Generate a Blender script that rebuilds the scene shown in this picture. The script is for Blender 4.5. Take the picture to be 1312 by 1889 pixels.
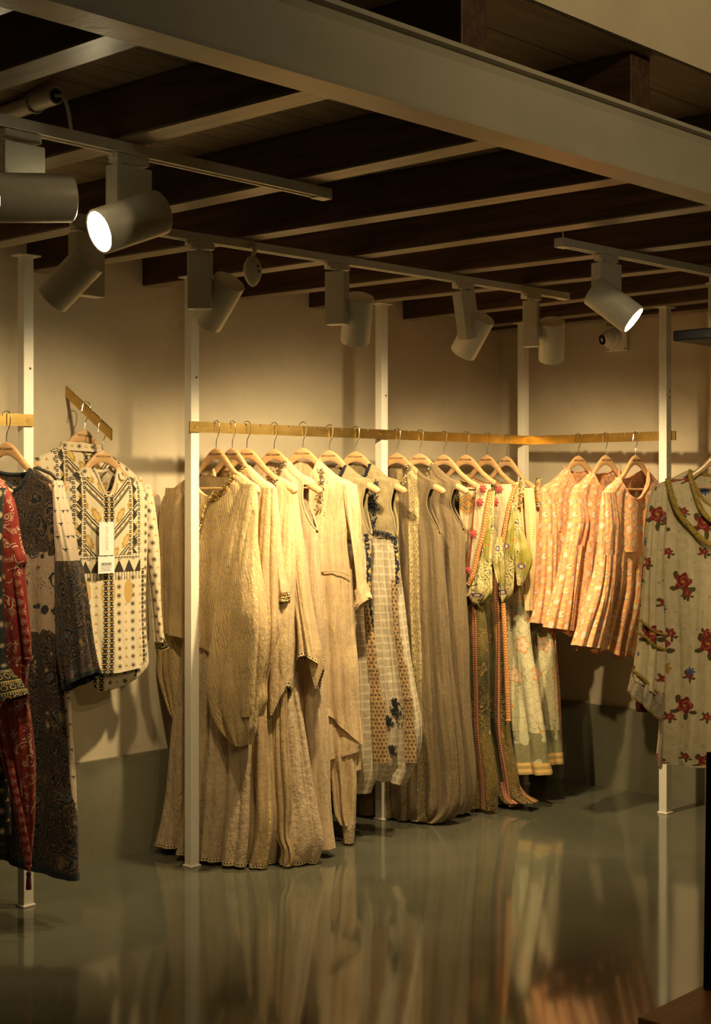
import bpy, bmesh, math, random
import numpy as np
from mathutils import Vector, Matrix, noise as mnoise

for o in list(bpy.data.objects):
    bpy.data.objects.remove(o)
SC = bpy.context.scene
COL = SC.collection
PI = math.pi

# ------------------------------------------------------------------ camera
FPX, CU, HV, CAMH = 2579.0, 656.0, 901.0, 1.5
cam = bpy.data.cameras.new('camera')
cam.sensor_fit = 'VERTICAL'
cam.sensor_height = 36.0
cam.lens = 36.0 * FPX / 1889.0
cam.shift_y = -(944.5 - HV) / 1889.0
cam.clip_start = 0.05
camo = bpy.data.objects.new('camera', cam)
COL.objects.link(camo)
camo.location = (0, 0, CAMH)
camo.rotation_euler = (PI / 2, 0, 0)
SC.camera = camo

# ------------------------------------------------------------------ light settings
WARM = (1.0, 0.745, 0.385)
w = bpy.data.worlds.new('world')
SC.world = w
w.use_nodes = True
w.node_tree.nodes['Background'].inputs[0].default_value = (1.0, 0.67, 0.235, 1)
w.node_tree.nodes['Background'].inputs[1].default_value = 0.016
SC.view_settings.view_transform = 'Standard'
SC.view_settings.look = 'None'
SC.view_settings.exposure = 0.36
SC.view_settings.gamma = 1.0
SC.view_settings.use_curve_mapping = False

D1 = Vector((0.698, 0.716, 0)).normalized()      # along the left wall, away from the camera
D2 = Vector((-D1.y, D1.x, 0))                    # towards the left wall
# power, cone (degrees), blend for every lamp head, in the order they are built
HEAD_W = {1: (22, 44, .5), 2: (30, 80, .6), 3: (44, 130, 1), 4: (30, 110, .9), 5: (104, 126, 1),
          6: (44, 110, .8), 7: (28, 126, 1), 8: (90, 130, 1), 9: (36, 120, 1)}
FRONT_FILL_W = 46  # powers of the three fill lamps added outside the view
BEAM_FILL_W = 28
UPPER_FILL_W = 36


def px(u, v, Z):
    """point at height Z seen at pixel (u, v)"""
    Y = (CAMH - Z) * FPX / (v - HV)
    return Vector(((u - CU) / FPX * Y, Y, Z))


def pxy(u, v, Y):
    return Vector(((u - CU) / FPX * Y, Y, CAMH - (v - HV) / FPX * Y))


def on_line(u, P, d):
    """where the vertical plane of image column u cuts the floor-plan line P + t d"""
    k = (u - CU) / FPX
    t = (k * P.y - P.x) / (d.x - k * d.y)
    return P + d * t


# ------------------------------------------------------------------ object helpers
def mesh_obj(name, verts, faces, mat=None, parent=None, uv=None, smooth=True, mats=None, fmat=None):
    me = bpy.data.meshes.new(name)
    me.from_pydata([tuple(v) for v in verts], [], [tuple(f) for f in faces])
    if uv is not None:
        l = me.uv_layers.new(name='UVMap')
        idx = np.empty(len(me.loops), dtype=np.int32)
        me.loops.foreach_get('vertex_index', idx)
        l.data.foreach_set('uv', np.asarray(uv, dtype=np.float32)[idx].ravel())
    if smooth:
        me.polygons.foreach_set('use_smooth', np.ones(len(me.polygons), dtype=bool))
    if mat:
        me.materials.append(mat)
    o = bpy.data.objects.new(name, me)
    COL.objects.link(o)
    if parent:
        o.parent = parent
    return o


def bm_obj(name, bm, mat=None, parent=None, smooth=False):
    me = bpy.data.meshes.new(name)
    bmesh.ops.recalc_face_normals(bm, faces=bm.faces)
    bm.to_mesh(me)
    bm.free()
    if mat:
        me.materials.append(mat)
    o = bpy.data.objects.new(name, me)
    COL.objects.link(o)
    if parent:
        o.parent = parent
    if smooth:
        me.polygons.foreach_set('use_smooth', np.ones(len(me.polygons), dtype=bool))
        try:
            me.set_sharp_from_angle(angle=math.radians(38))
        except Exception:
            pass
    return o


def box(bm, c, s, ax=None, bev=0.0):
    """box centred at c, sizes s along the axes ax (3 vectors)"""
    M = Matrix.Identity(4)
    if ax is not None:
        for i in range(3):
            for j in range(3):
                M[j][i] = ax[i][j]
    M = Matrix.Translation(Vector(c)) @ M @ Matrix.Diagonal((s[0], s[1], s[2], 1))
    r = bmesh.ops.create_cube(bm, size=1.0, matrix=M)
    if bev:
        es = list({e for v in r['verts'] for e in v.link_edges})
        bmesh.ops.bevel(bm, geom=es, offset=bev, segments=2, affect='EDGES', profile=.5)


def frame_from(d):
    d = Vector(d).normalized()
    up = Vector((0, 0, 1)) if abs(d.z) < .95 else Vector((1, 0, 0))
    a = d.cross(up).normalized()
    return a, d.cross(a).normalized(), d


def lathe(bm, p0, d, prof, seg=40):
    """revolve profile [(dist along d, radius)] about the axis through p0"""
    a, b, d = frame_from(d)
    p0 = Vector(p0)
    rings = []
    for t, r in prof:
        if r <= 1e-6:
            rings.append([bm.verts.new(p0 + d * t)])
        else:
            rings.append([bm.verts.new(p0 + d * t + (a * math.cos(2 * PI * k / seg) + b * math.sin(2 * PI * k / seg)) * r)
                          for k in range(seg)])
    for A, B in zip(rings[:-1], rings[1:]):
        for k in range(seg):
            k2 = (k + 1) % seg
            if len(A) == 1 and len(B) == 1:
                continue
            if len(A) == 1:
                bm.faces.new((A[0], B[k], B[k2]))
            elif len(B) == 1:
                bm.faces.new((A[k], A[k2], B[0]))
            else:
                bm.faces.new((A[k], A[k2], B[k2], B[k]))


def tube(bm, pts, rad, seg=8, caps=True):
    pts = [Vector(p) for p in pts]
    n = len(pts)
    rads = rad if isinstance(rad, (list, tuple)) else [rad] * n
    prev = None
    rings = []
    for i in range(n):
        d = (pts[min(i + 1, n - 1)] - pts[max(i - 1, 0)])
        if d.length < 1e-9:
            d = Vector((0, 0, 1))
        d.normalize()
        if prev is None:
            a, b, _ = frame_from(d)
        else:
            a = (prev - d * prev.dot(d))
            if a.length < 1e-6:
                a, b, _ = frame_from(d)
            a.normalize()
            b = d.cross(a)
        prev = a
        rings.append([bm.verts.new(pts[i] + (a * math.cos(2 * PI * k / seg) + b * math.sin(2 * PI * k / seg)) * rads[i]) for k in range(seg)])
    for A, B in zip(rings[:-1], rings[1:]):
        for k in range(seg):
            bm.faces.new((A[k], A[(k + 1) % seg], B[(k + 1) % seg], B[k]))
    if caps:
        bm.faces.new(rings[0][::-1])
        bm.faces.new(rings[-1])


def crv(pts, n):
    """Catmull-Rom through points, n samples"""
    P = [np.array(p, float) for p in pts]
    P = [2 * P[0] - P[1]] + P + [2 * P[-1] - P[-2]]
    m = len(P) - 3
    out = []
    for q in np.linspace(0, m - 1e-6, n):
        i = int(q)
        t = q - i
        a, b, c, d = P[i:i + 4]
        out.append(.5 * (2 * b + (c - a) * t + (2 * a - 5 * b + 4 * c - d) * t * t + (3 * b - a - 3 * c + d) * t ** 3))
    return out


def tag(o, label=None, cat=None, group=None, kind=None):
    if label:
        o['label'] = label
    if cat:
        o['category'] = cat
    if group:
        o['group'] = group
    if kind:
        o['kind'] = kind
    return o


def empty(name, loc, rz=0.0):
    o = bpy.data.objects.new(name, None)
    COL.objects.link(o)
    o.empty_display_size = .05
    o.location = loc
    o.rotation_euler = (0, 0, rz)
    return o


def copy_tree(o, parent=None):
    c = o.copy()
    COL.objects.link(c)
    if parent:
        c.parent = parent
    for ch in list(o.children):
        copy_tree(ch, c)
    return c


def local(o, p):
    """world point -> local coordinates of an Empty made by empty()"""
    a = -o.rotation_euler.z
    d = Vector(p) - Vector(o.location)
    return Vector((d.x * math.cos(a) - d.y * math.sin(a), d.x * math.sin(a) + d.y * math.cos(a), d.z))


# ------------------------------------------------------------------ shader expression helper
class S:
    nt = None

    def __init__(s, k):
        s.k = k

    @staticmethod
    def m(op, *a, clamp=False):
        n = S.nt.nodes.new('ShaderNodeMath')
        n.operation = op
        n.use_clamp = clamp
        for i, x in enumerate(a):
            if isinstance(x, S):
                S.nt.links.new(x.k, n.inputs[i])
            else:
                n.inputs[i].default_value = float(x)
        return S(n.outputs[0])

    def __add__(a, b): return S.m('ADD', a, b)
    def __radd__(a, b): return S.m('ADD', b, a)
    def __sub__(a, b): return S.m('SUBTRACT', a, b)
    def __rsub__(a, b): return S.m('SUBTRACT', b, a)
    def __mul__(a, b): return S.m('MULTIPLY', a, b)
    def __rmul__(a, b): return S.m('MULTIPLY', b, a)
    def __truediv__(a, b): return S.m('DIVIDE', a, b)
    def __rtruediv__(a, b): return S.m('DIVIDE', b, a)
    def __neg__(a): return S.m('MULTIPLY', a, -1)
    def __gt__(a, b): return S.m('GREATER_THAN', a, b)
    def __lt__(a, b): return S.m('LESS_THAN', a, b)


def fr(a): return S.m('FRACT', a)
def fl(a): return S.m('FLOOR', a)
def sn(a): return S.m('SINE', a)
def cs(a): return S.m('COSINE', a)
def ab(a): return S.m('ABSOLUTE', a)
def mn(a, b): return S.m('MINIMUM', a, b)
def mx(a, b): return S.m('MAXIMUM', a, b)
def sq(a): return S.m('SQRT', a)
def at2(y, x): return S.m('ARCTAN2', y, x)
def md(a, b): return S.m('FLOORED_MODULO', a, b)
def inr(x, a, b): return (x > a) * (x < b)
def inv(a): return 1.0 - a


def sst(x, a, b):
    n = S.nt.nodes.new('ShaderNodeMapRange')
    n.interpolation_type = 'SMOOTHSTEP'
    n.inputs['From Min'].default_value = a
    n.inputs['From Max'].default_value = b
    S.nt.links.new(x.k, n.inputs['Value'])
    return S(n.outputs[0])


def vec(x, y, z=0.0):
    n = S.nt.nodes.new('ShaderNodeCombineXYZ')
    for i, q in enumerate((x, y, z)):
        if isinstance(q, S):
            S.nt.links.new(q.k, n.inputs[i])
        else:
            n.inputs[i].default_value = q
    return S(n.outputs[0])


def split(v):
    n = S.nt.nodes.new('ShaderNodeSeparateXYZ')
    S.nt.links.new(v.k, n.inputs[0])
    return S(n.outputs[0]), S(n.outputs[1]), S(n.outputs[2])


def tc(which):
    n = S.nt.nodes.new('ShaderNodeTexCoord')
    return S(n.outputs[which])


def noise(v, scale=1.0, detail=2.0, rough=.5, dist=0.0):
    n = S.nt.nodes.new('ShaderNodeTexNoise')
    n.inputs['Scale'].default_value = scale
    n.inputs['Detail'].default_value = detail
    n.inputs['Roughness'].default_value = rough
    n.inputs['Distortion'].default_value = dist
    S.nt.links.new(v.k, n.inputs['Vector'])
    return S(n.outputs['Fac'])


def voro(v, scale=1.0, feature='F1', rnd=1.0, out='Distance'):
    n = S.nt.nodes.new('ShaderNodeTexVoronoi')
    n.feature = feature
    n.inputs['Scale'].default_value = scale
    n.inputs['Randomness'].default_value = rnd
    S.nt.links.new(v.k, n.inputs['Vector'])
    return S(n.outputs[out])


def col(c):
    n = S.nt.nodes.new('ShaderNodeRGB')
    n.outputs[0].default_value = (c[0], c[1], c[2], 1)
    return S(n.outputs[0])


def mixc(f, a, b):
    n = S.nt.nodes.new('ShaderNodeMix')
    n.data_type = 'RGBA'
    if isinstance(f, S):
        S.nt.links.new(f.k, n.inputs[0])
    else:
        n.inputs[0].default_value = f
    for i, c in ((6, a), (7, b)):
        if isinstance(c, S):
            S.nt.links.new(c.k, n.inputs[i])
        else:
            n.inputs[i].default_value = (c[0], c[1], c[2], 1)
    return S(n.outputs[2])


def cell(u, v, su, sv, off=.5):
    row = fl(v / sv)
    uu = u / su + md(row, 2.0) * off
    return (fr(uu) - .5) * su, (fr(v / sv) - .5) * sv, fl(uu), row


def petal(x, y, r, n, amp, rot=0.0):
    rad = sq(x * x + y * y)
    return rad < (cs(at2(y, x) * n + rot) * amp + 1.0) * r


def disc(x, y, r): return (x * x + y * y) < r * r


MATS = {}


def material(name, fn):
    """fn() -> dict(color, rough, metal, bump, bump_d, sheen, spec, coat)"""
    m = bpy.data.materials.new(name)
    m.use_nodes = True
    nt = m.node_tree
    S.nt = nt
    b = nt.nodes['Principled BSDF']
    r = fn()

    def put(key, val):
        i = b.inputs[key]
        if isinstance(val, S):
            nt.links.new(val.k, i)
        elif isinstance(val, (tuple, list)):
            i.default_value = (val[0], val[1], val[2], 1)
        else:
            i.default_value = val
    put('Base Color', r['color'])
    put('Roughness', r.get('rough', .8))
    if 'metal' in r:
        put('Metallic', r['metal'])
    if 'spec' in r:
        put('Specular IOR Level', r['spec'])
    if 'coat' in r:
        put('Coat Weight', r['coat'])
        b.inputs['Coat Roughness'].default_value = r.get('coat_r', .1)
    if 'sheen' in r:
        put('Sheen Weight', r['sheen'])
        b.inputs['Sheen Roughness'].default_value = .5
    if 'alpha' in r:
        put('Alpha', r['alpha'])
    if 'emit' in r:
        put('Emission Color', r['emit'])
        put('Emission Strength', r['power'])
    if 'bump' in r:
        n = nt.nodes.new('ShaderNodeBump')
        n.inputs['Strength'].default_value = r.get('bump_s', .5)
        n.inputs['Distance'].default_value = r.get('bump_d', .002)
        nt.links.new(r['bump'].k, n.inputs['Height'])
        nt.links.new(n.outputs[0], b.inputs['Normal'])
    MATS[name] = m
    return m


# ------------------------------------------------------------------ building materials
def f_plaster():
    p = tc('Object')
    a = noise(p, 1.3, 6, .6, .6)
    b = noise(p, 9, 5, .65)
    c = mixc(sst(a, .32, .68), (.55, .475, .345), (.67, .585, .43))
    c = mixc(sst(b, .55, .8) * .35, c, (.40, .36, .29))
    return dict(color=c, rough=.8, spec=.25, bump=a * .6 + b * .4, bump_s=.25, bump_d=.006)
PLASTER = material('plaster', f_plaster)


def f_panel():
    p = tc('Object')
    a = noise(p, 3, 5, .6)
    b = noise(p, 120, 2, .6)
    c = mixc(sst(a, .3, .7), (.145, .135, .088), (.185, .172, .115))
    c = mixc(sst(b, .5, .75) * .3, c, (.24, .22, .16))
    return dict(color=c, rough=.5, spec=.35)
PANEL = material('skirting_panel', f_panel)


def f_floor():
    p = tc('Object')
    a = noise(p, 1.2, 6, .6, .8)
    b = noise(p, 14, 4, .6)
    c = mixc(sst(a, .3, .72), (.085, .085, .060), (.128, .126, .090))
    c = mixc(sst(b, .55, .8) * .25, c, (.07, .068, .05))
    h = noise(p, 2.2, 3, .5)
    return dict(color=c, rough=.085 + sst(a, .3, .8) * .07, spec=.55, coat=.45, coat_r=.06,
                bump=h, bump_s=.10, bump_d=.006)
FLOOR = material('polished_floor', f_floor)


def f_joist():
    x, y, z = split(tc('Object'))
    g = noise(vec(x * 1.5, y * 22, z * 22), 1.5, 5, .6, 1.2)
    c = mixc(sst(g, .3, .72), (.038, .019, .009), (.10, .050, .022))
    return dict(color=c, rough=.55, spec=.4, bump=g, bump_s=.3, bump_d=.003)
JOIST = material('dark_joist_wood', f_joist)


def f_batten():
    x, y, z = split(tc('Object'))
    g = noise(vec(x * 2, y * 26, z * 26), 1.6, 5, .6, .8)
    c = mixc(sst(g, .3, .72), (.23, .185, .13), (.33, .275, .20))
    return dict(color=c, rough=.38, spec=.5, bump=g, bump_s=.35, bump_d=.002)
BATTEN = material('painted_joist_underside', f_batten)


def f_boards():
    x, y, z = split(tc('Object'))
    q = y / .16
    line = fr(q) < .03
    g = noise(vec(x * 2, y * 16, fl(q)), 2, 4, .6)
    c = mixc(sst(g, .3, .75), (.24, .18, .115), (.36, .28, .185))
    c = mixc(line, c, (.03, .02, .012))
    return dict(color=c, rough=.7, bump=g, bump_s=.3, bump_d=.003)
BOARDS = material('ceiling_boards', f_boards)


def f_beam():
    p = tc('Object')
    a = noise(p, 30, 4, .6)
    b = noise(p, 4, 3, .5)
    c = mixc(sst(b, .3, .7), (.40, .37, .29), (.46, .42, .33))
    return dict(color=c, rough=.35, spec=.5, bump=a, bump_s=.3, bump_d=.0025)
BEAM = material('painted_steel', f_beam)


def plain(name, c, rough=.5, metal=0.0, spec=.5, bs=0.0, scale=60, coat=0.0):
    def f():
        p = tc('Object')
        a = noise(p, scale, 3, .6)
        cc = mixc(sst(a, .3, .7), tuple(x * .98 for x in c), tuple(min(1, x * 1.02) for x in c))
        d = dict(color=cc, rough=rough, metal=metal, spec=spec, coat=coat)
        if bs:
            d.update(bump=a, bump_s=bs, bump_d=.001)
        return d
    return material(name, f)


WHITE = plain('white_post_paint', (.80, .755, .65), .42)
LAMPW = plain('white_lamp_enamel', (.80, .76, .66), .38)
LAMPD = plain('lamp_inner_black', (.02, .02, .02), .5)
BLACK = plain('black_lacquer', (.008, .008, .008), .6, spec=.2)
PVC = plain('white_plastic', (.62, .58, .48), .3)
STEEL = plain('hook_steel', (.62, .58, .5), .22, 1.0)
DARKM = plain('dark_bolt', (.05, .04, .03), .5, .6)
PAPER = plain('white_card', (.86, .84, .78), .6)
INK = plain('printed_ink', (.12, .06, .02), .7)
INKGOLD = plain('gold_ink', (.62, .47, .26), .6)
INKB = plain('black_ink', (.03, .025, .02), .7)


def f_brass():
    x, y, z = split(tc('Object'))
    a = noise(vec(x * 3, y * 3, z * 90), 2, 4, .6)
    b = noise(tc('Object'), 7, 3, .6)
    c = mixc(sst(b, .3, .7), (.46, .30, .085), (.60, .41, .14))
    return dict(color=c, rough=.27 + a * .16, metal=1.0, bump=a, bump_s=.1, bump_d=.001)
BRASS = material('brushed_brass', f_brass)


def f_hwood():
    x, y, z = split(tc('Object'))
    g = noise(vec(x * 5, y * 30, z * 60), 1.6, 4, .6, .7)
    n = S.nt.nodes.new('ShaderNodeObjectInfo')
    r = S(n.outputs['Random'])
    c = mixc(sst(g, .3, .75), (.50, .265, .10), (.66, .40, .185))
    c = mixc(r * .55, c, (.72, .50, .28))
    return dict(color=c, rough=.28, spec=.5, coat=.35, coat_r=.15)
HWOOD = material('varnished_beech', f_hwood)


def f_table():
    x, y, z = split(tc('Object'))
    g = noise(vec(x * 2, y * 40, z * 20), 1.6, 4, .6, .6)
    c = mixc(sst(g, .3, .75), (.46, .20, .05), (.60, .29, .085))
    return dict(color=c, rough=.35, spec=.5)
TABLEW = material('orange_wood', f_table)


def f_lens():
    return dict(color=(1, .9, .7), rough=.5, emit=(1.0, .86, .52), power=34.0)
LENS = material('lit_lens', f_lens)
# ================================================================== structure
AX = (D1, D2, Vector((0, 0, 1)))
postB = px(352.5, 1601.5, 0) + Vector((0, .029, 0))
postA = px(43.5, 1675.5, 0) + Vector((0, .031, 0))
postE = px(1230, 1503, 0) + Vector((0, .031, 0))
postC = on_line(704, postB, D1)
postD = on_line(965.5, postB, D1)
PZ = 2.335
CZ = 2.47
wallL = postB + D2 * .35                      # a point on the left wall
wallR = postD + D1 * .26                      # a point on the right wall
corner = wallL + D1 * ((wallR - wallL).dot(D1))
corner = Vector((corner.x, corner.y, 0))


def struct(o):
    o['kind'] = 'structure'
    return o


def slab(name, p, d, L0, L1, n, th, z0, z1, m):
    """upright slab: face through p along d from L0 to L1, thickness th behind (direction n)"""
    o = empty  # noqa
    bm = bmesh.new()
    rz = math.atan2(d.y, d.x)
    side = 1 if Vector((-d.y, d.x, 0)).dot(n) > 0 else -1
    box(bm, ((L0 + L1) / 2, side * th / 2, (z0 + z1) / 2), (L1 - L0, th, z1 - z0))
    ob = bm_obj(name, bm, m)
    ob.location = (p.x, p.y, 0)
    ob.rotation_euler = (0, 0, rz)
    return struct(ob)


bm = bmesh.new()
box(bm, (0, 0, -.05), (14, 14, .1))
fo = struct(bm_obj('floor', bm, FLOOR))
fo.location = (0, 3.6, 0)
fo.rotation_euler = (0, 0, math.atan2(D1.y, D1.x))

slab('wall_left', corner, D1, -7.0, .12, D2, .12, 0, 3.3, PLASTER)
slab('wall_right', corner, D2, -6.0, 0, D1, .12, 0, 3.3, PLASTER)
t1 = slab('baseboard_left', corner - D2 * .022, D1, -7.0, -.022, D2, .022, 0, .405, PANEL)
t2 = slab('baseboard_right', corner - D1 * .022, D2, -6.0, -.022, D1, .022, 0, .405, PANEL)

# mezzanine: boarded ceiling, plaster edge, steel beam, joists
beamP = pxy(650, 7, 0.84 * FPX / 894)
beamP = Vector((beamP.x, beamP.y, 0))
bulkP = px(1312, 137, CZ)
dist_c = (corner - bulkP).dot(D2)
bm = bmesh.new()
box(bm, (0, dist_c / 2, .02), (14, dist_c, .04))
ce = struct(bm_obj('ceiling', bm, BOARDS))
ce.location = (bulkP.x + D2.x * .004, bulkP.y + D2.y * .004, CZ)
ce.rotation_euler = (0, 0, math.atan2(D1.y, D1.x))
slab('wall_mezzanine', Vector((bulkP.x, bulkP.y, 0)), D1, -6, 5, D2, .11, CZ + .0025, 3.3, PLASTER)

# steel I-beam
bm = bmesh.new()
BZ0, BZ1 = 2.192, 2.338
prof = []
fw, ft, wt = .072, .009, .007
y0 = 0.0
cyb = fw / 2
H = BZ1 - BZ0
pl = [(0, 0), (fw, 0), (fw, ft), (cyb + wt / 2 + .008, ft + .001), (cyb + wt / 2, ft + .009), (cyb + wt / 2, H - ft - .009),
      (cyb + wt / 2 + .008, H - ft - .001), (fw, H - ft), (fw, H), (0, H), (0, H - ft), (.012, H - ft - .003), (.017, H - ft - .02), (.017, ft + .004), (0, ft)]
va = [bm.verts.new((-3.2, y, z)) for y, z in pl]
vb = [bm.verts.new((4.5, y, z)) for y, z in pl]
for i in range(len(pl)):
    j = (i + 1) % len(pl)
    bm.faces.new((va[i], va[j], vb[j], vb[i]))
bm.faces.new(va)
bm.faces.new(vb)
beam = bm_obj('steel_beam', bm, BEAM)
beam.location = (beamP.x, beamP.y, BZ0)
beam.rotation_euler = (0, 0, math.atan2(D1.y, D1.x))
tag(beam, 'cream painted steel beam crossing overhead, carrying the ends of the dark joists', 'steel beam')

# joists: front bottom edge through two image points
JZ = 2.34
JL = [((0, -20), (60, -42), 'topmost dark joist, cut by the top left corner of the photo'),
      ((0, 132), (201, 63), 'second dark ceiling joist from the top left, its pale underside shining near the beam'),
      ((267, 244), (558, 168), 'third dark ceiling joist from the top left, above the front lamp track'),
      ((136, 417), (877, 261), 'fourth dark ceiling joist from the top left, meeting the beam at mid photo'),
      ((91, 494), (1139, 328), 'fifth dark ceiling joist, its wall end beside the leftmost post'),
      ((270, 527), (1312, 378), 'sixth dark ceiling joist, its wall end left of the tall front post'),
      ((442, 549), (1312, 444), 'seventh dark ceiling joist, passing just above the middle lamp track'),
      ((575, 567), (1234, 496), 'eighth dark ceiling joist, its wall end above the left end of the long lamp row'),
      ((715, 593), (1312, 524), 'ninth dark ceiling joist, its wall end right of the middle post'),
      ((905, 600), (1312, 552), 'tenth dark ceiling joist, next to the corner of the two walls'),
      ((1010, 612), (1312, 578), 'last dark ceiling joist, lying along the right wall top')]
JW = .082
for a, b, lab in JL:
    P, Q = px(a[0], a[1], JZ), px(b[0], b[1], JZ)
    d = (Q - P).normalized()
    d.z = 0
    # extend to the left wall and to the bulkhead line (or to the right wall)
    def hit(P, d, W, n):
        return (W - P).dot(n) / d.dot(n)
    tw = hit(P, d, wallL, D2)
    tb = hit(P, d, bulkP + D2 * .033, D2)
    tr = hit(P, d, wallR, D1)
    if lab.startswith('last') or lab.startswith('tenth'):
        if lab.startswith('last'):
            d = -D2
            P = corner - D1 * (JW + .012)
            P = Vector((P.x, P.y, JZ))
            tw, tb = 0, 4.2
        else:
            tb = min(tb, 4.4)
    A, B = P + d * (tw - .0), P + d * tb
    L = (B - A).length
    nrm = Vector((-d.y, d.x, 0))
    if nrm.y < 0:
        nrm = -nrm
    jo = empty('ceiling_joist', A, math.atan2(d.y, d.x))
    s = 1 if Vector((-d.y, d.x, 0)).dot(nrm) > 0 else -1
    bm = bmesh.new()
    box(bm, (L / 2, s * JW / 2, .0665), (L, JW, .127), bev=.003)
    bm_obj('timber', bm, JOIST, jo)
    bm = bmesh.new()
    box(bm, (L / 2, s * JW / 2, .0015), (L - .004, JW - .004, .003))
    bm_obj('painted_underside', bm, BATTEN, jo)['label'] = 'pale painted underside of joist'
    tag(jo, lab, 'ceiling joist', 'joists under the mezzanine floor')

# ------------------------------------------------------------------ posts
PW = .041


def post(c, lab, holes=()):
    o = empty('rack_post', (c.x, c.y, 0), math.atan2(D1.y, D1.x))
    bm = bmesh.new()
    box(bm, (0, 0, PZ / 2), (PW, PW, PZ), bev=.0015)
    bm_obj('upright', bm, WHITE, o)
    for hz, face in holes:
        bm = bmesh.new()
        if face == 'L':
            lathe(bm, (-PW / 2 - .0005, 0, hz), (-1, 0, 0), [(0, 0), (0, .0045), (.001, .004), (.001, 0)], 16)
        else:
            lathe(bm, (.006, -PW / 2 - .0005, hz), (0, -1, 0), [(0, 0), (0, .0045), (.001, .004), (.001, 0)], 16)
        bm_obj('screw', bm, DARKM, o)
    bm = bmesh.new()
    box(bm, (0, 0, .004), (PW + .012, PW + .012, .008), bev=.002)
    bm_obj('foot_plate', bm, WHITE, o)
    bm = bmesh.new()
    box(bm, (0, 0, PZ + .001), (PW + .05, PW + .02, .006), bev=.001)
    bm_obj('top_plate', bm, WHITE, o)
    tag(o, lab, 'post', 'white clothes rack posts')
    return o


post(postA, 'white square rack post at the far left, behind the red and navy garments', ((1.93, 'R'),))
post(postB, 'tall white square rack post standing in front of the gold striped kaftan', ((1.94, 'R'),))
post(postC, 'white square rack post behind the middle of the long brass rail', ((1.92, 'R'), (1.72, 'L')))
post(postD, 'white square rack post in the room corner where the two brass rails meet')
post(postE, 'white square rack post at the right, behind the rose printed kurta', ((1.95, 'R'), (1.92, 'R')))

# ------------------------------------------------------------------ brass rails
RZT = 1.7655
RH = .043
RT = .007


def rail(P, Q, lab, notches, bolts=(), z0=RZT, zq=None, joint=True):
    """flat bar from P to Q with notches (distances from P) along its upper edge"""
    d = Vector((Q.x - P.x, Q.y - P.y, 0))
    L = d.length
    o = empty('brass_rail', (P.x, P.y, z0), math.atan2(d.y, d.x))
    dz = (zq - z0) if zq is not None else 0.0
    top = [(0, 0)]
    for n in sorted(notches):
        top += [(n - .005, 0), (n - .005, -.009), (n + .005, -.009), (n + .005, 0)]
    top.append((L, 0))
    bm = bmesh.new()
    quads = []
    for (xa, za), (xb, zb) in zip(top[:-1], top[1:]):
        if xb - xa < 1e-6:
            continue
        sa, sb = dz * xa / L, dz * xb / L
        vs = []
        for y in (-RT / 2, RT / 2):
            vs.append([bm.verts.new((xa, y, za + sa)), bm.verts.new((xb, y, zb + sb)), bm.verts.new((xb, y, sb - RH)), bm.verts.new((xa, y, sa - RH))])
        a, b = vs
        bm.faces.new(a)
        bm.faces.new(b[::-1])
        for i in range(4):
            bm.faces.new((a[i], a[(i + 1) % 4], b[(i + 1) % 4], b[i]))
    bmesh.ops.remove_doubles(bm, verts=bm.verts, dist=1e-5)
    bm_obj('bar', bm, BRASS, o)
    for bx, side in bolts:
        bm = bmesh.new()
        y = side * RT / 2
        lathe(bm, (bx, y, -RH / 2 + dz * bx / L), (0, side, 0), [(0, 0), (0, .0095), (.0018, .009), (.0018, .0055), (.001, .0045), (.001, 0)], 24)
        bm_obj('bolt', bm, BRASS, o, True)
    tag(o, lab, 'clothes rail')
    return o


offR = -D2 * (PW / 2 + RT / 2 + .001)
lineB = postB + offR
RB0 = on_line(350, lineB, D1)
RC = on_line(709.5, lineB, D1)
RD = on_line(979, lineB, D1)
RE_ = postE + D1 * (PW / 2 + RT / 2 + .002)
dR = (RE_ - RD)
dR.z = 0
dR.normalize()
RE1 = on_line(1247, RD, dR)
lineA = postA + offR
RA1 = on_line(61, lineA, D1)
RA0 = RA1 - D1 * 1.0

HOOK_L = [397.7, 424, 452, 505, 557, 606, 655, 732.6, 774.7, 819, 860, 898.7, 936]


def dist_to(u, P, d):
    return (on_line(u, P, d) - P).length


nb = [dist_to(330 + z / 3.546, RB0, D1) for z in (230, 335, 430, 525, 620, 710, 800, 890, 975, 1065, 1150, 1235)]
rail(RB0, RC - D1 * .001, 'brass rail between the tall front post and the middle post, holding beige kaftans', nb,
     ((.03, -1), ((RC - RB0).length - .035, -1)))
nc = [dist_to(660 + z / 3.749, RC, D1) for z in (270, 350, 430, 508, 590, 665, 738, 812, 892, 960, 1025)]
rail(RC + D1 * .001, RD, 'brass rail between the middle post and the corner post, holding grey gowns', nc, ((.025, -1), ((RD - RC).length - .02, -1)))
nd = [dist_to(960 + z / 3.727, RD, dR) for z in (150, 240, 330, 420, 515, 610, 712, 810, 905)]
rail(RD + dR * .004 + D1 * .002, RE1, 'brass rail on the right wall side, holding three peach blouses', nd, ((.02, 1),))
rail(RA0, RA1, 'short brass rail end bolted to the leftmost post', [(RA1 - RA0).length - x for x in (.065 * 2, .215, .30, .385, .47, .6, .7)], (((RA1 - RA0).length - .022, -1),))

# sloping arm on the left wall
wf0 = on_line(122, wallL, D1)
zf0 = CAMH + (HV - 712) / FPX * wf0.y
wf1 = wf0 - D2 * .306
wf1 = on_line(206, wf0, -D2)
zf1 = CAMH + (HV - 792) / FPX * wf1.y
ARM_L = (wf1 - wf0).length
arm = rail(wf0 - D2 * .001, wf1, 'sloping brass display arm fixed to the left wall, holding two printed blouses', [.06, .12, .175, .23], ((.03, 1), (.15, 1)), z0=zf0, zq=zf1)

# ------------------------------------------------------------------ lamp tracks
TZ = 2.335


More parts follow.
